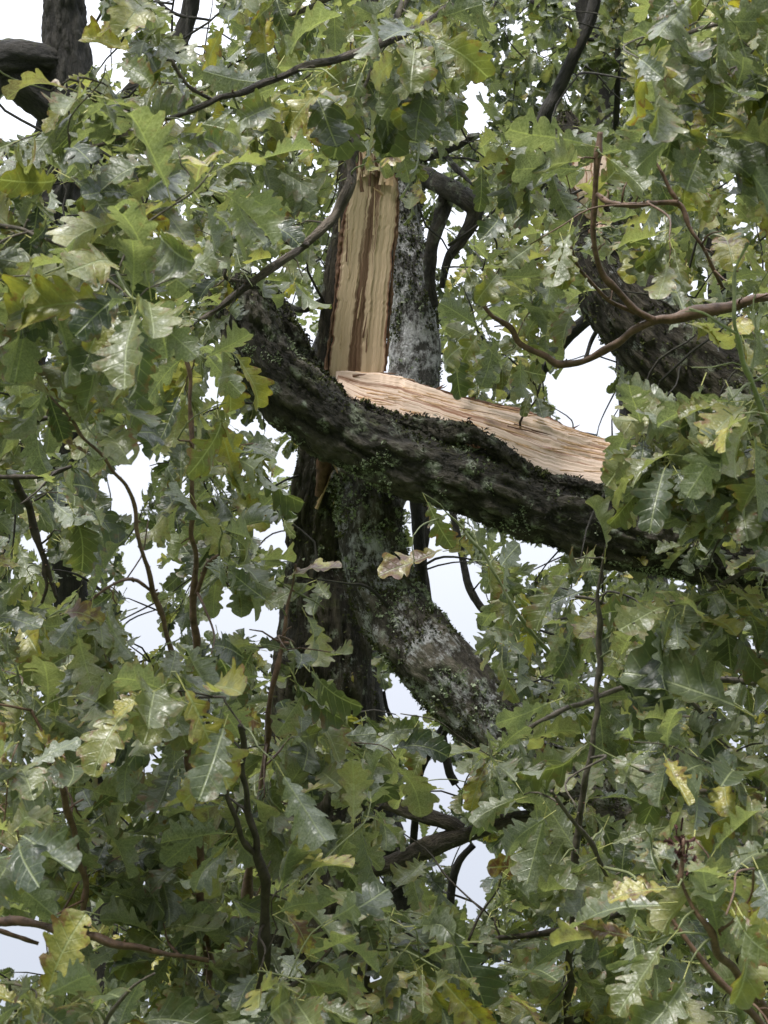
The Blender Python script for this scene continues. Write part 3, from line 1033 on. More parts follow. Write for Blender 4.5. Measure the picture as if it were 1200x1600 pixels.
DEADS = [
    [(650, 268, 7.9, 16), (690, 288, 7.7, 17), (730, 312, 7.6, 17), (742, 335, 7.6, 14), (722, 372, 7.6, 10), (700, 405, 7.6, 8), (690, 450, 7.6, 5)],
    [(700, 300, 7.7, 13), (688, 340, 7.7, 12), (676, 380, 7.7, 11), (672, 430, 7.7, 9), (680, 480, 7.7, 6)],
    [(665, 245, 7.9, 9), (700, 232, 7.7, 9), (735, 216, 7.5, 7), (748, 212, 7.5, 5)],
    [(690, 235, 7.7, 6), (712, 262, 7.6, 5), (740, 290, 7.5, 3)],
]
for k, r in enumerate(DEADS):
    big_tube('branch', r, M_BARK_BLACK, oak, 0.004, 40 + k, 28, 0.010, lichen=60 if k == 0 else 0, label='bare crooked dark branch' if k == 0 else None)
THIN = [
    [(650, 780, 7.9, 11), (655, 850, 7.9, 10), (662, 930, 7.9, 9), (684, 1010, 7.9, 9), (700, 1080, 7.9, 7)],
    [(662, 790, 8.3, 8), (664, 830, 8.3, 9), (660, 880, 8.3, 8), (672, 960, 8.3, 7)],
    [(700, 770, 8.6, 6), (718, 850, 8.6, 6), (728, 900, 8.6, 6), (742, 935, 8.6, 6), (775, 975, 8.6, 5), (830, 1020, 8.6, 4)],
    [(572, 1010, 7.8, 11), (565, 1070, 7.8, 9), (570, 1120, 7.8, 8), (590, 1180, 7.8, 7)],
    [(700, 1130, 7.6, 9), (668, 1180, 7.7, 8), (652, 1220, 7.8, 8), (648, 1290, 7.9, 7), (640, 1380, 8, 6)],
    [(690, 1140, 7.9, 7), (700, 1200, 7.9, 7), (712, 1225, 7.9, 6)],
    [(600, 1080, 7.7, 3), (606, 1110, 7.7, 3), (622, 1140, 7.7, 3)],
    [(740, 1320, 8, 6), (715, 1350, 8, 6), (705, 1400, 8, 7), (700, 1470, 8, 7), (690, 1560, 8, 6)],
    [(440, 470, 7.4, 4), (470, 484, 7.3, 6), (505, 470, 7.25, 7)],
]
for k, r in enumerate(THIN):
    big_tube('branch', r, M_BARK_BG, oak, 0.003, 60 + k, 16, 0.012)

# ================================================================== THE TORN LIMB
bl = thing('broken_limb', at(545, 640, 7.0), 'black-barked limb torn from the oak, lying across it with its pale wood bare on top', 'broken limb')
LIMB = [(362, 430, 6.75, 32), (380, 485, 6.75, 46), (412, 562, 6.75, 54), (470, 628, 6.75, 56), (545, 680, 6.76, 52), (635, 722, 6.78, 55), (720, 748, 6.8, 57), (800, 778, 6.82, 55), (900, 812, 6.85, 55), (1010, 845, 6.9, 52), (1130, 872, 6.95, 48), (1260, 905, 7.0, 45), (1420, 950, 7.05, 40)]
LP = pix(LIMB)
V, F, rg, lcl = tube(LP, 190, 0.007, 0.019, 71, 0)
part('bark_limb', mesh_data('bark_limb', V - np.array(bl.location), F, M_BARK_BLACK, attrs=rg), bl)
note(bl, lcl, 0.02)
SKEL[bl.name] = [q for q in SKEL[bl.name] if proj(q[0])[0] > 900 or proj(q[0])[1] < 470]
cdl = cloud_of(V, F, lcl)
tufts('moss', cdl, 3000, M_MOSS, bl, 0.007, lambda v, n: (n[:, 2] + RNG.normal(0, .3, len(n)) > 0.25) & (fbm(v * 8, 3, 2) > 0.47))
tufts('lichen', cdl, 3200, M_LICH, bl, 0.008, lambda v, n: (fbm(v * 11, 17, 2) > 0.62))
tufts('bark_flake', cdl, 2500, M_BARK_BLACK, bl, 0.009, lambda v, n: fbm(v * 20, 27, 2) > 0.5, flat=1.8)
# second stub beside the butt (the left fork's upper bark)
V, F, rg, c2 = tube(pix([(392, 462, 6.9, 34), (432, 522, 6.95, 38), (472, 585, 6.98, 36), (520, 645, 6.95, 28), (590, 690, 6.9, 22), (680, 715, 6.86, 18)]), 110, 0.008, 0.017, 77)
part('bark_limb', mesh_data('bark_limb', V - np.array(bl.location), F, M_BARK_BLACK, attrs=rg), bl)
c2c = cloud_of(V, F, c2)
tufts('moss', c2c, 1500, M_MOSS, bl, 0.009, lambda v, n: (n[:, 2] > 0.0) & (fbm(v * 8, 3, 2) > 0.47))
tufts('bark_flake', c2c, 1500, M_BARK_BLACK, bl, 0.015, flat=1.8)

# torn upper face: far edge high and behind, near edge sunk in the bark
TF = [((524, 586, 7.22), (528, 612, 6.98)), ((560, 584, 7.24), (560, 640, 6.93)), ((610, 588, 7.24), (615, 655, 6.90)), ((650, 600, 7.24), (670, 672, 6.88)),
      ((700, 618, 7.24), (720, 690, 6.87)), ((760, 634, 7.25), (775, 712, 6.86)), ((815, 645, 7.26), (830, 742, 6.86)), ((860, 658, 7.27), (880, 758, 6.87)),
      ((900, 676, 7.28), (930, 766, 6.90)), ((960, 694, 7.28), (990, 772, 6.94)), ((1050, 712, 7.28), (1080, 790, 7.0)), ((1130, 745, 7.26), (1150, 810, 7.02))]
_, TG, TN = strip_face('torn_wood', TF, M_TORN, bl, 100, 340, 0.012, 0.05, 15, 0.018, 0.016)
# broken bark rim behind and ragged bark crust in front of the bare wood
ribbon('inner_bark', [(528, 585, 7.25, 1.5), (580, 585, 7.27, 2), (640, 596, 7.27, 2.5), (700, 616, 7.27, 2), (770, 632, 7.28, 3), (850, 653, 7.29, 5), (900, 677, 7.3, 3), (960, 697, 7.3, 3), (1060, 717, 7.3, 3)], M_INNER, bl, 12, 0.010)
under = big_tube('bark_limb', [(560, 612, 7.25, 20), (640, 632, 7.2, 40), (740, 668, 7.17, 48), (850, 710, 7.15, 52), (960, 748, 7.15, 52), (1060, 780, 7.12, 50), (1180, 830, 7.08, 46), (1300, 880, 7.05, 40)], M_BARK_BLACK, bl, 0.012, 88, 90, 0.010,
                 cut=lambda V, cl, R, s: V - np.maximum(((V - cl[:, None]) @ (UP * 0.75 - FWD * 0.66)) - 0.015, 0)[..., None] * (UP * 0.75 - FWD * 0.66))
_, cv, cc = ribbon('bark_crust', [(532, 622, 6.92, 4), (548, 634, 6.88, 7), (590, 648, 6.84, 9), (640, 662, 6.80, 12), (690, 672, 6.78, 15), (730, 677, 6.77, 15), (765, 694, 6.76, 12), (800, 718, 6.76, 13), (840, 748, 6.77, 9), (900, 758, 6.79, 9), (960, 770, 6.82, 10), (1040, 785, 6.9, 12)],
              M_BARK_BLACK, bl, 14, 0.022, seg=30)
cvn = cloud_of(cv, None, cc)
tufts('bark_flake', cvn, 1100, M_BARK_BLACK, bl, 0.011, flat=1.9)
tufts('moss', cvn, 900, M_MOSS, bl, 0.009, lambda v, n: (n[:, 2] > 0.1) & (fbm(v * 8, 5, 2) > 0.5))
for k in range(80):
    i = random.randrange(4, 290); j = random.randrange(3, 86)
    p0 = TG[i, j]; p1 = TG[min(339, i + random.randrange(10, 60)), min(99, max(0, j + random.randint(-1, 1)))] + TN[i, j] * random.uniform(0.004, 0.016)
    x0, y0, d0 = proj(p0); x1, y1, d1 = proj(p1)
    splinter(bl, (x0, y0, d0), (x1, y1, d1), random.uniform(0.0015, 0.005), None if k % 8 else M_INNER)
for k in range(22):
    i = random.randrange(4, 300)
    p0 = TG[i, 2] + TN[i, 2] * -0.005
    x0, y0, d0 = proj(p0)
    splinter(bl, (x0, y0 + 3, d0), (x0 + random.uniform(-22, 26), y0 - random.uniform(2, 9), d0 + random.uniform(-.02, .04)), random.uniform(0.003, 0.007), M_INNER if k % 2 else None)

# ================================================================== DEAD SNAG lower middle
snag = thing('dead_branch', at(735, 1298, 6.9), 'bare brown broken branch forked like a sideways V below the mossy limb', 'branch')
big_tube('branch', [(560, 1245, 7.1, 9), (600, 1252, 7.0, 12), (650, 1270, 6.95, 14), (695, 1284, 6.9, 13), (722, 1297, 6.9, 12)], M_DEAD, snag, 0.006, 91, 44, 0.006, lichen=50)
big_tube('branch', [(560, 1366, 7.1, 13), (600, 1353, 7.0, 15), (650, 1334, 6.95, 17), (700, 1312, 6.9, 17), (742, 1300, 6.88, 13), (800, 1280, 6.85, 10), (900, 1262, 6.8, 8)], M_DEAD, snag, 0.006, 92, 48, 0.006, lichen=50)

# ================================================================== NEIGHBOUR OAKS
D1 = 9.2
b1 = at(1350, 1200, D1); b1[2] = 0
oak1 = thing('oak_tree', b1, 'thick mossy oak leaning in behind the leaves on the right with pale torn patches', 'tree')
ft = pix([(1290, 760, D1, 130)])[0]
big = np.vstack([pix([(882, 175, 9.5, 8), (890, 215, 9.5, 26), (915, 320, 9.4, 55), (955, 430, 9.3, 64), (1020, 510, 9.25, 74), (1100, 575, 9.2, 86), (1200, 650, D1, 105), (1280, 760, D1, 120)]),
                 np.array([(*(b1 + (ft[:3] - b1) * f), 0.38 + .1 * (1 - f)) for f in (0.7, 0.4, 0.1, -0.04)])])
V, F, rg, cl = tube(big, 120, 0.012, 0.016, 51)
part('trunk', mesh_data('trunk', V - b1, F, M_BARK_MOSSY, attrs=rg), oak1)
tufts('moss', cloud_of(V, F, cl), 3500, M_MOSS, oak1, 0.014, lambda v, n: v[:, 2] > 4)
note(oak1, cl[:int(len(cl) * .7)], 0.02)
strip_face('torn_wood', [((876, 205, 9.2), (900, 215, 9.2)), ((890, 250, 9.17), (945, 245, 9.17)), ((900, 300, 9.15), (950, 295, 9.15)), ((915, 340, 9.17), (940, 350, 9.17))], M_TORN, oak1, 30, 60, 0.01, 0.05, 41, 0.01, 0.02)
strip_face('torn_wood', [((925, 350, 9.15), (955, 345, 9.15)), ((920, 375, 9.13), (960, 372, 9.13)), ((930, 400, 9.15), (950, 402, 9.15))], M_TORN, oak1, 20, 40, 0.01, 0.05, 43, 0.01, 0.02)
for k, r in enumerate([[(950, 470, 9.4, 12), (910, 505, 9.6, 11), (880, 535, 9.7, 10), (850, 575, 9.9, 9), (790, 620, 10, 7)], [(940, 505, 9.7, 3), (925, 530, 9.8, 4), (915, 560, 9.8, 3)]]):
    big_tube('branch', r, M_BARK_BG, oak1, 0.003, 55 + k, 18, 0.014)

D2 = 10.5
b2 = at(-110, 1200, D2); b2[2] = 0
oak2 = thing('oak_tree', b2, 'dark forked oak standing against the white sky at the top left corner', 'tree')
st2 = np.vstack([pix([(96, -140, D2, 34), (98, -20, D2, 33), (100, 60, D2, 36), (104, 130, D2, 44), (96, 230, D2, 46), (50, 420, D2, 50), (-30, 760, D2, 60), (-110, 1200, D2, 70)]),
                 np.array([(*(b2 + (at(-110, 1200, D2) - b2) * f), 0.26) for f in (0.6, 0.2, -0.04)])])
V, F, rg, cl = tube(st2, 80, 0.014, 0.013, 52)
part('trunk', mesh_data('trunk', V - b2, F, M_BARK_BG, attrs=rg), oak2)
note(oak2, cl[:int(len(cl) * .7)], 0.02)
big_tube('limb', [(108, 105, D2, 24), (60, 92, D2 - .1, 26), (10, 92, D2 - .2, 30), (-80, 100, D2 - .3, 34), (-300, 60, D2 - .5, 30)], M_BARK_BG, oak2, 0.010, 56, 60, 0.014)
big_tube('limb', [(110, 205, D2, 26), (70, 165, D2 - .1, 26), (20, 128, D2 - .15, 26), (-60, 100, D2 - .2, 28)], M_BARK_BG, oak2, 0.010, 57, 60, 0.014)
for k, r in enumerate([[(292, -40, 9.8, 3), (293, 40, 9.8, 3), (288, 120, 9.8, 3)], [(200, -60, 9.8, 3), (262, 15, 9.8, 3), (330, 32, 9.8, 2)], [(170, 0, 9.8, 3), (150, 35, 9.8, 2)]]):
    big_tube('branch', r, M_BARK_BG, oak2, 0.0, 58 + k, 8, 0.03)

# ================================================================== FRONT BOUGHS
# name of look -> main twigs in pixels (px, py, depth, radius px), material
BOUGHS = [
 ('reddish twig curving down from the right edge to a hooked fork before the white gap', 4.4, M_TWIG_RED, [
   [(1500, 440, 4.7, 18), (1330, 455, 4.6, 14), (1200, 467, 4.45, 11), (1100, 487, 4.4, 11), (1020, 502, 4.4, 11), (975, 530, 4.4, 10), (930, 555, 4.4, 10), (880, 568, 4.4, 9), (830, 548, 4.4, 8), (790, 510, 4.4, 7), (745, 470, 4.4, 5)],
   [(1020, 502, 4.4, 9), (985, 478, 4.38, 9), (945, 435, 4.36, 8), (928, 390, 4.34, 7), (928, 320, 4.32, 7), (933, 255, 4.3, 8), (938, 205, 4.3, 6)],
   [(935, 305, 4.3, 6), (965, 318, 4.25, 6), (1010, 322, 4.2, 6), (1055, 313, 4.2, 6), (1075, 345, 4.2, 5), (1105, 400, 4.2, 5), (1130, 450, 4.25, 5)],
   [(1055, 313, 4.2, 5), (1040, 280, 4.2, 4), (1025, 250, 4.2, 3)],
   [(892, 385, 4.3, 3), (915, 430, 4.35, 4), (950, 470, 4.38, 5), (990, 490, 4.4, 6)]]),
 ('grey knotty twig crossing the top of the pale split stem and dropping left', 5.6, M_DEAD, [
   [(566, -120, 6.1, 12), (560, 60, 6.0, 12), (558, 180, 5.9, 12), (549, 255, 5.8, 12), (545, 292, 5.75, 12), (524, 335, 5.75, 12), (500, 366, 5.7, 11), (478, 384, 5.7, 11), (440, 408, 5.65, 10), (400, 436, 5.6, 10), (355, 470, 5.6, 8), (315, 500, 5.6, 6)],
   [(480, 384, 5.65, 7), (430, 372, 5.6, 6), (370, 356, 5.6, 6), (330, 330, 5.5, 4)],
   [(390, 440, 5.6, 5), (350, 430, 5.5, 5), (375, 370, 5.5, 3)]]),
 ('leafy twig spreading left across the top between the sky gaps', 3.9, M_DEAD, [
   [(900, -140, 4.6, 16), (760, -20, 4.4, 13), (660, 40, 4.2, 11), (570, 80, 4.1, 9), (480, 102, 4.0, 9), (400, 135, 3.95, 9), (330, 158, 3.9, 8), (255, 185, 3.85, 6), (180, 172, 3.8, 5), (120, 130, 3.8, 4)],
   [(255, 185, 3.85, 5), (200, 210, 3.8, 5), (140, 235, 3.75, 4), (70, 260, 3.7, 3)],
   [(330, 158, 3.9, 5), (280, 120, 3.85, 4), (245, 60, 3.8, 3)]]),
 ('yellowing leafy twig entering at the upper left edge above the broad bright leaf', 3.5, M_TWIG_GREY, [
   [(-260, 340, 3.9, 10), (-100, 345, 3.7, 8), (0, 352, 3.6, 6), (90, 380, 3.5, 5), (150, 420, 3.45, 5), (210, 470, 3.4, 5), (260, 490, 3.4, 3)],
   [(90, 380, 3.5, 4), (160, 350, 3.5, 4), (240, 330, 3.5, 3), (300, 300, 3.5, 2)]]),
 ('leafy shoots rising along a straight pale brown stem left of the fork', 4.1, M_TWIG_RED, [
   [(290, 1700, 4.4, 13), (300, 1500, 4.3, 11), (312, 1250, 4.25, 9), (305, 1050, 4.2, 7), (302, 900, 4.15, 7), (300, 760, 4.1, 6), (297, 640, 4.1, 5), (290, 555, 4.1, 4)],
   [(304, 930, 4.15, 5), (322, 890, 4.12, 5), (345, 865, 4.1, 4)]]),
 ('thin red stem slanting across the sky gap at the left', 3.8, M_TWIG_RED, [
   [(330, 1700, 4.1, 12), (320, 1450, 4.0, 10), (300, 1200, 3.95, 8), (270, 1030, 3.9, 7), (245, 935, 3.85, 6), (222, 860, 3.8, 6), (205, 785, 3.8, 5), (180, 740, 3.75, 4), (120, 670, 3.7, 4), (60, 590, 3.7, 3)],
   [(245, 930, 3.85, 4), (190, 905, 3.8, 3), (130, 950, 3.75, 3)]]),
 ('leafy twig with dark bare side shoots at the left edge', 4.7, M_TWIG_DARK, [
   [(-260, 600, 5.0, 12), (-80, 650, 4.9, 9), (20, 662, 4.8, 7), (80, 652, 4.8, 6), (170, 640, 4.7, 6), (225, 612, 4.7, 5), (265, 590, 4.7, 4)],
   [(-80, 735, 4.9, 8), (20, 745, 4.8, 6), (70, 742, 4.75, 6), (112, 728, 4.7, 5)],
   [(20, 745, 4.8, 8), (48, 800, 4.9, 9), (60, 850, 4.9, 8), (78, 890, 4.9, 7), (90, 935, 4.9, 5)],
   [(70, 865, 4.9, 6), (72, 905, 4.9, 5), (66, 945, 4.9, 4)]]),
 ('pale stem climbing from the lower centre to the foot of the trunk', 4.3, M_TWIG_RED, [
   [(350, 1750, 4.6, 13), (372, 1500, 4.5, 11), (395, 1320, 4.4, 9), (412, 1200, 4.35, 7), (425, 1090, 4.3, 7), (438, 1020, 4.3, 6), (450, 945, 4.3, 5), (462, 880, 4.3, 3)]]),
 ('dark upright stem at the bottom centre with a blunt tip and big yellow green leaves', 3.6, M_TWIG_DARK, [
   [(390, 1900, 3.9, 16), (400, 1700, 3.8, 15), (408, 1560, 3.75, 14), (415, 1440, 3.7, 13), (405, 1340, 3.65, 11), (385, 1240, 3.6, 8), (378, 1130, 3.55, 6)],
   [(408, 1580, 3.75, 8), (440, 1555, 3.7, 6), (480, 1520, 3.7, 5), (530, 1470, 3.7, 4)],
   [(400, 1340, 3.65, 7), (370, 1290, 3.6, 6), (345, 1180, 3.55, 5), (300, 1090, 3.5, 4)]]),
 ('red brown stem leaning left above the lower left sky gap', 3.7, M_TWIG_RED, [
   [(-260, 1440, 4.1, 14), (-80, 1440, 4.0, 12), (30, 1440, 3.9, 10), (90, 1452, 3.85, 10), (130, 1462, 3.8, 10), (250, 1490, 3.8, 7), (330, 1500, 3.8, 5)],
   [(130, 1460, 3.8, 9), (134, 1390, 3.78, 8), (118, 1310, 3.75, 8), (98, 1240, 3.7, 7), (75, 1180, 3.7, 5), (50, 1110, 3.7, 4)],
   [(-120, 1440, 3.9, 7), (-90, 1380, 3.5, 6), (-20, 1350, 3.2, 5), (52, 1335, 3.1, 3)],
   [(-120, 1440, 3.9, 7), (0, 1455, 3.9, 6), (60, 1475, 3.9, 5)]]),
 ('leafy twigs massed along the bottom left corner', 3.3, M_TWIG_GREY, [
   [(60, 1950, 3.7, 12), (110, 1750, 3.5, 10), (150, 1640, 3.4, 7), (190, 1560, 3.35, 5), (240, 1520, 3.3, 3)],
   [(110, 1750, 3.5, 8), (50, 1650, 3.4, 6), (20, 1560, 3.3, 4)]]),
 ('leafy twigs massed along the bottom between the two upright stems', 4.0, M_TWIG_DARK, [
   [(590, 1900, 4.3, 14), (580, 1700, 4.2, 10), (576, 1590, 4.1, 8), (574, 1500, 4.0, 6), (560, 1430, 4.0, 4)],
   [(580, 1700, 4.2, 8), (640, 1640, 4.2, 7), (700, 1590, 4.1, 5), (760, 1560, 4.1, 4)],
   [(1000, 1420, 4.4, 9), (880, 1450, 4.3, 8), (800, 1465, 4.2, 7), (720, 1478, 4.1, 6), (650, 1490, 4.1, 4)]]),
 ('slim upright stem right of centre ending below the torn limb', 4.2, M_TWIG_GREY, [
   [(870, 1850, 4.5, 12), (885, 1600, 4.4, 10), (895, 1400, 4.3, 8), (905, 1280, 4.25, 8), (922, 1180, 4.2, 7), (934, 1080, 4.2, 6), (936, 1000, 4.2, 6), (938, 915, 4.2, 5), (945, 870, 4.2, 3)]]),
 ('long thin shoot arching before the big sky gap under the torn limb', 5.0, M_TWIG_GREEN, [
   [(1040, 1350, 5.3, 9), (960, 1200, 5.2, 7), (880, 1050, 5.1, 6), (810, 960, 5.0, 5), (775, 900, 5.0, 4), (735, 840, 5.0, 4), (700, 800, 5.0, 3)]]),
 ('brown twig with dark red withered bud at the lower right corner', 3.2, M_TWIG_RED, [
   [(1420, 1880, 3.5, 14), (1300, 1740, 3.4, 13), (1215, 1610, 3.3, 12), (1150, 1520, 3.25, 10), (1110, 1455, 3.2, 8), (1080, 1405, 3.2, 6), (1062, 1378, 3.2, 5)],
   [(1250, 1680, 3.4, 9), (1165, 1575, 3.4, 8), (1090, 1490, 3.4, 6), (1030, 1410, 3.4, 4)],
   [(1120, 1460, 3.2, 4), (1160, 1420, 3.15, 3), (1180, 1360, 3.1, 3)]]),
 ('leafy twig slanting through the dense leaves at the lower right edge', 3.9, M_TWIG_GREY, [
   [(1500, 1300, 4.2, 12), (1330, 1250, 4.1, 9), (1200, 1230, 4.0, 7), (1100, 1240, 3.9, 6), (1000, 1200, 3.9, 5)],
   [(1200, 1230, 4.0, 7), (1120, 1150, 3.95, 6), (1060, 1060, 3.9, 4)],
   [(1000, 1500, 4.2, 6), (940, 1350, 4.1, 6), (895, 1280, 4.05, 5), (860, 1235, 4.0, 4)]]),
 ('pale green shoot standing up at the right edge with curled silvery leaves', 3.5, M_TWIG_GREEN, [
   [(1300, 1000, 3.8, 9), (1250, 800, 3.7, 8), (1195, 645, 3.6, 6), (1165, 570, 3.55, 6), (1145, 500, 3.5, 5), (1150, 430, 3.5, 4), (1165, 380, 3.5, 4)],
   [(1145, 520, 3.5, 4), (1120, 500, 3.5, 3), (1080, 480, 3.5, 3)]]),
 ('leafy twig hiding the outer end of the torn limb at the right edge', 4.1, M_TWIG_GREY, [
   [(1500, 720, 4.4, 12), (1330, 730, 4.3, 10), (1200, 736, 4.2, 7), (1120, 740, 4.15, 6), (1075, 722, 4.1, 6), (1020, 690, 4.1, 5), (985, 650, 4.1, 4)],
   [(1330, 860, 4.2, 9), (1230, 880, 4.1, 7), (1150, 900, 4.0, 5), (1070, 960, 4.0, 4)],
   [(1200, 736, 4.2, 6), (1160, 800, 4.1, 5), (1120, 850, 4.1, 4)]]),
 ('leafy twig hanging in from the top right corner', 3.6, M_TWIG_GREY, [
   [(1500, -60, 3.9, 13), (1340, 0, 3.8, 10), (1220, 15, 3.7, 8), (1130, 35, 3.65, 6), (1060, 55, 3.6, 4), (1000, 70, 3.6, 3)],
   [(1220, 15, 3.7, 7), (1150, 110, 3.65, 5), (1080, 170, 3.6, 4), (1010, 200, 3.6, 3)],
   [(1400, 220, 3.9, 9), (1280, 225, 3.8, 7), (1190, 232, 3.75, 6), (1110, 255, 3.7, 4)]]),
 ('leafy twig over the stem top between the upper sky gaps', 4.6, M_TWIG_GREY, [
   [(720, -220, 5.0, 14), (660, -60, 4.8, 10), (625, 20, 4.7, 8), (590, 90, 4.6, 6), (560, 160, 4.6, 4)],
   [(660, -60, 4.8, 7), (560, -20, 4.7, 6), (460, 20, 4.6, 5), (390, 50, 4.6, 3)]]),
 ('leafy twigs crowding the centre right above the lower stems', 4.8, M_TWIG_GREY, [
   [(1450, 1080, 5.2, 12), (1250, 1070, 5.1, 9), (1080, 1060, 5.0, 7), (960, 1080, 4.9, 6), (860, 1120, 4.8, 5), (790, 1170, 4.8, 4)],
   [(1080, 1060, 5.0, 6), (1010, 980, 4.95, 5), (900, 930, 4.9, 4)]]),
]

fronts = []
for lab, dep, m, tw in BOUGHS:
    P0 = pix(tw[0])
    o = thing('leafy_bough', P0[0, :3], lab, 'leafy branch', 'leafy boughs in front of the split oak')
    sk = []
    for k, r in enumerate(tw):
        P = pix(r)
        P[:, 3] *= 0.68
        if k == 0:                                   # the bough goes on outside the picture
            dv_ = P[0, :3] - P[1, :3]
            dv_ /= np.linalg.norm(dv_)
            e1 = P[0].copy(); e1[:3] += dv_ * 0.55 + FWD * 0.10; e1[3] *= 1.25
            e2 = e1.copy(); e2[:3] += dv_ * 0.6 + FWD * 0.35; e2[3] *= 1.3
            P = np.vstack([e2, e1, P])
        Lt = np.linalg.norm(np.diff(P[:, :3], axis=0), axis=1).sum()
        P, _ = spline(P, max(4, int(Lt / 0.045)))
        kk = RNG.normal(0, 0.0022, (len(P), 3)) + np.array([0.0016, 0, 0.0012]) * ((-1.0) ** np.arange(len(P)))[:, None]
        P[:, :3] += kk
        P[:, 3] *= RNG.uniform(0.9, 1.14, len(P))
        thick = P[:, 3].mean() > 0.007
        me, cl = tube_mesh('twig', P, m, P0[0, :3], 18 if thick else 10, 0.005, P[:, 3].mean() * 0.16, RNG.integers(1000), 0.3)
        part('twig', me, o)
        for q in range(min(7, len(P) // 3)):
            kq = random.randrange(1, len(P) - 1)
            dq = np.array([random.gauss(0, 1), random.gauss(0, 1), random.gauss(0.5, 1)])
            dq /= np.linalg.norm(dq)
            Lq = random.uniform(0.012, 0.045)
            r_ = min(P[kq, 3] * 0.5, 0.002)
            me2, _c = tube_mesh('spur', np.array([(*P[kq, :3], r_), (*(P[kq, :3] + dq * Lq * .5 + np.array([0, 0, .003])), r_ * .8), (*(P[kq, :3] + dq * Lq), r_ * .9)]), m, P0[0, :3], 6, 0.008, 0, q, 0.3)
            part('spur', me2, o)
        Ci, _ = spline(P, max(8, int(len(r) * 6)))
        sk.append(Ci)
    sk = np.vstack(sk)
    uv_ = np.array([proj(p[:3]) for p in sk])
    fronts.append([o, sk, uv_, m, []])

BARE_SEL = [(0, 0, 200, 1200), (0, 1, 200, 1200), (0, 2, 200, 1200), (1, 0, 240, 1200), (2, 0, 100, 900), (4, 0, 555, 760), (4, 0, 850, 990), (5, 0, 700, 950), (6, 2, 760, 940), (7, 0, 950, 1200),
            (8, 0, 1130, 1500), (9, 1, 1230, 1460), (9, 0, 1420, 1500), (12, 0, 910, 1290), (14, 0, 1370, 1620), (14, 1, 1450, 1600), (16, 0, 430, 700), (15, 2, 1235, 1330)]
bl_ = []
for bi, ti, y0, y1 in BARE_SEL:
    P, _ = spline(pix(BOUGHS[bi][3][ti]), 120)
    for p in P:
        q = proj(p[:3])
        if y0 <= q[1] <= y1 and -20 < q[0] < 1220 and not (bi == 2 and not 310 < q[0] < 510): bl_.append(q)
BARE = np.array(bl_)

# targets of front shoots, spread over the picture's depth-of-bough
tg = []
SP = 78
for gy in np.arange(-120, 1760, SP * 0.87):
    for gx in np.arange(-260, 1480, SP):
        tg.append((gx + random.uniform(-34, 34) + (int(gy / SP) % 2) * SP / 2, gy + random.uniform(-30, 30)))
allu = np.vstack([np.column_stack([f[2][:, :2], np.full(len(f[2]), i), np.arange(len(f[2]))]) for i, f in enumerate(fronts)])
for k in range(26):                                   # denser where the leaves hide the limb's outer end
    tg.append((random.uniform(965, 1180), random.uniform(630, 800)))
for k in range(8):
    tg.append((random.uniform(1035, 1150), random.uniform(800, 900)))
for k in range(14):
    tg.append((random.uniform(555, 720), random.uniform(0, 200)))
for x, y in tg:
    o_ = open_(x, y, 'front')
    if random.random() < o_:
        continue
    d2 = (allu[:, 0] - x) ** 2 + (allu[:, 1] - y) ** 2
    d2 = d2 * (0.7 + 0.6 * RNG.random(len(fronts))[allu[:, 2].astype(int)])
    near = int(d2.argmin())
    i, j = int(allu[near, 2]), int(allu[near, 3])
    if math.sqrt(d2[near]) > 330:
        continue
    fronts[i][4].append((x, y, j))

def edge_thin(x, y):
    return 1.0

shoot_me = {}
for o, sk, uv_, m, tgs in fronts:
    org = np.array(o.location)
    nodes = [(sk[j, :3], sk[j, 3]) for j in range(len(sk))]
    tgs.sort(key=lambda t: math.hypot(uv_[t[2], 0] - t[0], uv_[t[2], 1] - t[1]))
    leaves = []
    for x, y, j in tgs:
        d = uv_[j, 2] + random.uniform(-0.35, 0.35)
        p = at(x, y, d)
        na = np.array([q[0] for q in nodes])
        dd = np.linalg.norm(na - p, axis=1)
        k = int(dd.argmin())
        a = nodes[k][0]
        r0 = min(nodes[k][1] * 0.8, 0.0022 + 0.004 * dd[k])
        P = shoot_path(a, p, max(r0, 0.0014), 0.0013)
        me, cl = tube_mesh('shoot', P, m if random.random() < .6 else M_TWIG_GREEN, org, 6, 0.02, 0.0, RNG.integers(1000), 0.2)
        part('shoot', me, o)
        Ci, _ = spline(P, 6)
        nodes += [(c[:3], c[3]) for c in Ci[1:]]
        sd_ = Ci[-1, :3] - Ci[-3, :3] + np.array([0, 0, 0.02])
        leaves += grow_leaves(p, sd_, random.choice([6, 7, 8, 9]), 0.130, 'front')
        if dd[k] > 0.12:
            leaves += grow_leaves(Ci[3, :3], sd_, 3, 0.13, 'front')
    # leaves along the bare parts of the main twigs' ends
    leaves.sort(key=lambda q: proj(q[0])[2])
    for q in leaves[:290]:
        if random.random() < 0.0:
            put_leaf(o, q[0], q[1], q[2], 0.98, 0.3, me=random.choice(WITHER_ME), name='withered_leaf')
        else:
            put_leaf(o, q[0], q[1], q[2], q[3], random.choice([0, 0, 0.2, 0.5]))
    if len(leaves) > 290:
        leaf_bulk('foliage', leaves[290:], 0, o)
    print('bough', len(leaves))

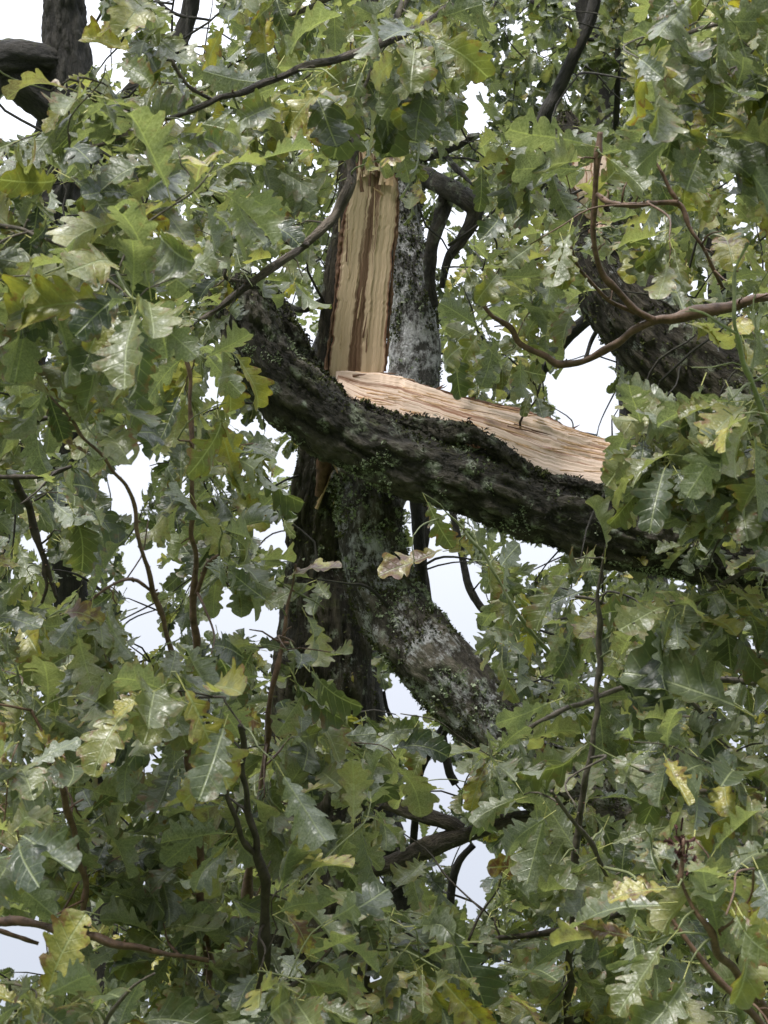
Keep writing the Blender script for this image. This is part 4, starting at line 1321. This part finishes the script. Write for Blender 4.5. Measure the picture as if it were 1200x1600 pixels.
# leaves the photograph shows large: (bough index, base px, tip px, depth, tone, blotch, facing camera amount, variant)
HERO = [
    (3, (205, 465), (20, 470), 3.30, 0.80, 0.1, 0.9, 5), (3, (165, 425), (60, 400), 3.28, 0.62, 0.0, 0.2, 6), (3, (215, 475), (295, 545), 3.3, 0.40, 0.0, -0.8, 10),
    (8, (275, 1050), (360, 1215), 3.30, 0.84, 0.2, 0.9, 0), (8, (250, 1075), (180, 1110), 3.32, 0.86, 0.5, 0.5, 6), (8, (380, 1190), (265, 1240), 3.4, 0.82, 0.2, 0.9, 11),
    (8, (430, 1190), (500, 1310), 3.45, 0.25, 0.0, -0.7, 5), (9, (50, 1335), (-40, 1470), 3.1, 0.88, 0.6, 0.6, 1), (10, (60, 1590), (110, 1440), 3.1, 0.80, 0.1, 0.7, 6),
    (2, (530, 130), (400, 200), 3.85, 0.84, 0.3, 0.7, 11), (19, (590, 60), (620, 220), 4.2, 0.25, 0.0, 0.8, 5), (19, (575, 90), (520, 230), 4.25, 0.35, 0.1, 0.8, 0), (19, (600, 110), (690, 200), 4.3, 0.3, 0.0, 0.6, 10),
    (1, (350, 540), (430, 610), 5.45, 0.80, 0.3, 0.8, 15), (1, (345, 530), (365, 630), 5.45, 0.75, 0.3, 0.7, 16),
    (15, (1180, 1120), (1010, 1030), 3.7, 0.30, 0.0, 0.6, 5), (15, (880, 1090), (790, 1125), 3.8, 0.35, 0.0, -0.8, 10),
    (14, (1060, 1385), (960, 1395), 3.15, 0.93, 0.3, 0.4, 6), (14, (1125, 1470), (1100, 1360), 3.2, 0.4, 0.0, -0.9, 0), (11, (690, 1440), (770, 1560), 3.9, 0.12, 0, 0.8, 5),
    (18, (1150, 40), (1180, 130), 3.5, 0.3, 0, 0.8, 10), (18, (1110, 90), (1120, 180), 3.5, 0.5, 0, 0.8, 16), (0, (935, 230), (800, 200), 4.2, 0.35, 0, -0.7, 0), (0, (940, 240), (1010, 290), 4.2, 0.5, 0, -0.6, 5),
    (17, (1060, 720), (1020, 600), 4.0, 0.62, 0, 0.8, 11), (17, (1085, 720), (1130, 620), 4.0, 0.35, 0, 0.8, 15), (17, (1190, 760), (1090, 700), 3.9, 0.3, 0, -0.6, 3),
    (2, (290, 190), (380, 205), 3.8, 0.35, 0, -0.8, 16), (2, (225, 90), (140, 45), 3.8, 0.90, 0.3, 0.6, 5), (13, (660, 770), (700, 850), 4.95, 0.45, 0.9, 0.4, 18),
    (12, (945, 880), (950, 790), 4.15, 0.66, 0, 0.2, 3), (5, (120, 620), (180, 700), 3.65, 0.5, 0.9, 0.2, 8), (4, (320, 560), (390, 520), 4, 0.5, 0.2, -.7, 1),
    (7, (430, 950), (370, 900), 4.2, 0.2, 0, .8, 10), (11, (560, 1480), (480, 1560), 3.9, 0.55, 0, .8, 0), (11, (600, 1500), (660, 1560), 3.9, 0.4, 0, .6, 6),
]
for bi, p0, p1, d, tone, bl_, face, var in HERO:
    o = fronts[bi][0]
    a = at(*p0, d)
    b_ = at(*p1, d - 0.02)
    ax = b_ - a
    s = float(np.linalg.norm(ax)) / 1.08
    nr = -FWD * face + np.array([random.gauss(0, .25), 0, 0.35])
    if face < 0:
        nr = FWD * (-face) + np.array([random.gauss(0, .25), 0, 0.35])
    put_leaf(o, a, leaf_frame(ax, nr), s, tone, bl_, var % 22)
    sk = fronts[bi][1]
    k = int(np.linalg.norm(sk[:, :3] - a, axis=1).argmin())
    me, cl = tube_mesh('shoot', shoot_path(sk[k, :3], a, 0.0019, 0.0012), M_TWIG_GREEN, np.array(o.location), 6, 0.02, 0, 3, 0.2)
    part('shoot', me, o)
# withered curled leaves
for bi, p0, p1, d, var in [(5, (125, 655), (30, 570), 3.6, 0), (2, (130, 145), (25, 112), 3.7, 1), (13, (720, 855), (610, 880), 5.1, 2), (7, (430, 905), (520, 880), 4.3, 3), (14, (1020, 1470), (895, 1445), 3.3, 0),
                           (14, (1010, 1475), (925, 1440), 3.28, 2), (5, (75, 965), (145, 945), 3.7, 1), (1, (270, 505), (240, 480), 5.5, 3), (5, (150, 720), (110, 690), 3.7, 2)]:
    o = fronts[bi][0]
    a = at(*p0, d); b_ = at(*p1, d - .03)
    ax = b_ - a
    put_leaf(o, a, leaf_frame(ax, np.array([0.2, -0.6, 0.5])), float(np.linalg.norm(ax)) / 1.05, 1.0, 0.6, var=[3, 8, 13, 18][var], name='withered_leaf')
    sk = fronts[bi][1]
    k = int(np.linalg.norm(sk[:, :3] - a, axis=1).argmin())
    me, cl = tube_mesh('shoot', shoot_path(sk[k, :3], a, 0.0022, 0.0014), M_TWIG_GREEN, np.array(o.location), 6, 0.02, 0, 3, 0.2)
    part('shoot', me, o)

# dark red shrivelled bud cluster on the corner twig, buds, acorn
def blob(name, parent, c, rx, rz, m, seed, rough=0.25, axis=(0, 0, 1)):
    u = np.linspace(0, 2 * math.pi, 20, endpoint=False); v = np.linspace(0.02, math.pi - 0.02, 14)
    U, Vv = np.meshgrid(u, v)
    d = np.stack([np.cos(U) * np.sin(Vv), np.sin(U) * np.sin(Vv), np.cos(Vv)], -1)
    r = 1 + rough * (fbm(d * 4 + 9, seed, 3) - 0.5) * 2
    P = d * r[..., None] * np.array([rx, rx, rz])
    R = np.array(Vector(axis).to_track_quat('Z', 'Y').to_matrix())
    P = P.reshape(-1, 3) @ R.T + c
    i, j = np.meshgrid(np.arange(13), np.arange(20), indexing='ij')
    j2 = (j + 1) % 20
    Q = np.stack([i * 20 + j, i * 20 + 20 + j, i * 20 + 20 + j2, i * 20 + j2], -1).reshape(-1, 4)
    return part(name, mesh_data(name, P - np.array(parent.location), [Q], m), parent)
cb = fronts[14][0]
for k in range(22):
    c = at(1066 + random.gauss(0, 5), 1330 + random.gauss(0, 14), 3.2 + random.gauss(0, .006))
    ax = np.array([random.gauss(0, 1), random.gauss(0, 1), random.gauss(0.6, 1)])
    put_leaf(cb, c, leaf_frame(ax, np.array([random.gauss(0, 1), -1, random.gauss(0, 1)])), random.uniform(0.014, 0.026), 0.97, 0.2, me=GALL_ME[k % 4], name='withered_bud')
me, _ = tube_mesh('shoot', pix([(1062, 1380, 3.2, 5), (1066, 1350, 3.2, 4), (1068, 1310, 3.2, 3)]), M_TWIG_RED, np.array(cb.location), 8, 0.01)
part('shoot', me, cb)
ab = fronts[9][0]
ac_ = at(148, 1178, 3.6)
me, _ = tube_mesh('shoot', np.array([(*at(95, 1215, 3.7), 0.0016), (*at(120, 1190, 3.62), 0.0013), (*at(138, 1184, 3.6), 0.0012)]), M_TWIG_GREEN, np.array(ab.location), 6, 0.01)
part('shoot', me, ab)
an = blob('acorn', ab, ac_, 0.0085, 0.0145, M_ACORN, 1, 0.03, (0.8, 0, 0.45))
blob('acorn_cup', ab, ac_ - np.array([0.8, 0, 0.45]) * 0.009, 0.0098, 0.0085, M_TWIG_GREEN, 2, 0.12, (0.8, 0, 0.45))
for o, sk, uv_, m, tgs in fronts:                    # buds beaded on the main twigs
    for k in range(30):
        j = random.randrange(len(sk))
        r = sk[j, 3]
        if r < 0.0025: continue
        dv_ = np.array([random.gauss(0, 1), random.gauss(0, 1), random.gauss(0.4, 1)]); dv_ /= np.linalg.norm(dv_)
        blob('bud', o, sk[j, :3] + dv_ * r * 1.1, 0.0022, 0.0045, M_TWIG_RED, k, 0.1, tuple(dv_))

# ================================================================== MIDDLE CANOPY: leaves of the three oaks and the torn limb
def canopy(owners, spacing, depth_of, nleaf, size, layer, lod, individuals, region=(-420, 1640, -200, 1800), tone_shift=0.0, bark=M_BARK_BG, keep=1.0, dens=None):
    """owners: (thing, [(point, r)...]) ; each target goes to the nearest owner's wood"""
    acc = {o.name: [o, list(nd), [], []] for o, nd in owners}
    pts = []
    for gy in np.arange(region[2], region[3], spacing * 0.87):
        for gx in np.arange(region[0], region[1], spacing):
            x, y = gx + random.uniform(-.5, .5) * spacing, gy + random.uniform(-.5, .5) * spacing
            if random.random() < open_(x, y, layer) or random.random() > keep: continue
            if dens is not None and random.random() > dens(x, y): continue
            pts.append(at(x, y, depth_of(x, y)))
    rec = []
    names = list(acc)
    for p in pts:
        best = min(((np.linalg.norm(np.array([q[0] for q in acc[n][1]]) - p, axis=1).min(), n) for n in names))
        rec.append((best[0], best[1], p))
    rec.sort(key=lambda t: t[0])
    for dist, nme, p in rec:
        o, nd, lv, sh = acc[nme]
        na = np.array([q[0] for q in nd])
        dd = np.linalg.norm(na - p, axis=1)
        k = int(dd.argmin())
        P = shoot_path(nd[k][0], p, min(0.012, 0.0022 + 0.008 * dd[k]), 0.0018)
        Ci, _ = spline(P, 6)
        # keep the wood from crossing an opening of the canopy too thickly
        sh.append(P)
        nd += [(c[:3], c[3]) for c in Ci[1:]]
        sd_ = Ci[-1, :3] - Ci[-3, :3] + np.array([0, 0, 0.02])
        lv += grow_leaves(p, sd_, nleaf, size, layer, tone_shift, 0.8)
        if dd[k] > 0.25: lv += grow_leaves(Ci[4, :3], sd_, nleaf // 2, size, layer, tone_shift, 0.8)
    for nme, (o, nd, lv, sh) in acc.items():
        org = np.array(o.location)
        VV, FF3, FF4, off = [], [], [], 0
        for P in sh:
            V, F, rg, cl = tube(P, 5, max(0.05, 0.02), 0, random.randrange(99))
            VV.append(V - org); FF4.append(F[0] + off); FF3.append(F[1] + off); off += len(V)
        if VV:
            V = np.vstack(VV)
            part('twigs', mesh_data('twigs', V, [np.vstack(FF4), np.vstack(FF3)], bark, attrs={'ridge': np.full(len(V), .5)}), o, None, 'stuff')
        lv.sort(key=lambda q: proj(q[0])[2])
        inview = [q for q in lv if -20 < proj(q[0])[0] < 1220 and -20 < proj(q[0])[1] < 1620]
        ids = set(id(q) for q in inview[:individuals])
        for q in inview[:individuals]:
            put_leaf(o, q[0], q[1], q[2], q[3], 0.0)
        leaf_bulk('foliage', [q for q in lv if id(q) not in ids], lod, o)
        print('canopy', o.name, len(lv))

canopy([(o, SKEL[o.name]) for o in (oak, bl, oak1, oak2)], 64, lambda x, y: random.uniform(6.0, 8.8), 8, 0.13, 'mid', 1, 290)

# ================================================================== TREES BEHIND
BACK = [
    ('background oak filling the left side behind the leafy boughs', 200, 13.0, [(150, 1500), (125, 1100), (105, 800), (120, 420), (170, 200), (290, 40), (300, -200)], lambda x, y: x < 430),
    ('background oak behind the mossy limb in the middle', 640, 14.5, [(640, 1500), (600, 1300), (560, 1000), (500, 600), (620, 300), (700, 60), (700, -200)], lambda x, y: 430 <= x < 780),
    ('background oak behind the right side and the hooked twig', 1060, 12.5, [(1060, 1500), (1080, 1200), (1120, 900), (1130, 700), (1120, 400), (1060, 100), (1060, -200)], lambda x, y: x >= 780),
]
for k, (lab, bx, dep, pth, rg_) in enumerate(BACK):
    b_ = at(bx, 1500, dep); b_[2] = 0
    t = thing('background_tree', b_, lab, 'tree', 'background oaks')
    tp = np.vstack([np.array([(*b_, 0.26)]), pix([(x, y, dep, 34 - 4 * i) for i, (x, y) in enumerate(pth)])])
    tp = np.vstack([tp[:1] - np.array([0, 0, 0.2, 0]), tp])
    V, F, rgd, cl = tube(tp, 30, 0.04, 0.01, 100 + k)
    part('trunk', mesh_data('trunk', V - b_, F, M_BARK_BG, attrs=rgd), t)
    nd = [(p, 0.02) for p in cl[len(cl) // 4::6]]
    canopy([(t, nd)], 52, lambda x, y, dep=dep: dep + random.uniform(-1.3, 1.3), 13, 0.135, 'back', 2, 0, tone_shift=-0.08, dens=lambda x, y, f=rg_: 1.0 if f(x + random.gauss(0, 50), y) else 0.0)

# dark bushy tree at the top right, beyond the others
b_ = at(1020, 1500, 15); b_[2] = 0
t = thing('background_tree', b_, 'dark dense background tree with a slanting bare stem at the upper right', 'tree')
tp = np.vstack([np.array([(*b_, 0.3)]), pix([(1020, 1500, 15, 40), (1010, 1000, 15, 36), (1000, 650, 15, 32), (960, 300, 15, 26), (900, -100, 15, 16)])])
V, F, rgd, cl = tube(tp, 30, 0.05, 0.01, 120)
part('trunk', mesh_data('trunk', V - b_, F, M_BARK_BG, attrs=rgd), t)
nd = [(p, 0.02) for p in cl[len(cl) // 2::6]]
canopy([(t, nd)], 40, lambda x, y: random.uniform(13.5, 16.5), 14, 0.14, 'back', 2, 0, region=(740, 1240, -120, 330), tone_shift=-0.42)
for r in [[(938, -60, 12.4, 9), (925, 20, 12.4, 10), (895, 90, 12.4, 10), (868, 150, 12.4, 11), (850, 190, 12.4, 12), (850, 300, 12.8, 12), (930, 450, 14.5, 14), (985, 560, 15, 16)], [(960, -20, 12.6, 5), (965, 80, 12.6, 5), (962, 200, 12.8, 5), (950, 330, 14.8, 6)], [(830, 0, 12.6, 4), (910, 58, 12.5, 4), (960, 60, 12.6, 3)]]:
    big_tube('branch', r, M_BARK_BG, t, 0.002, 130, 14, 0.03)
print('objects', len(bpy.data.objects))
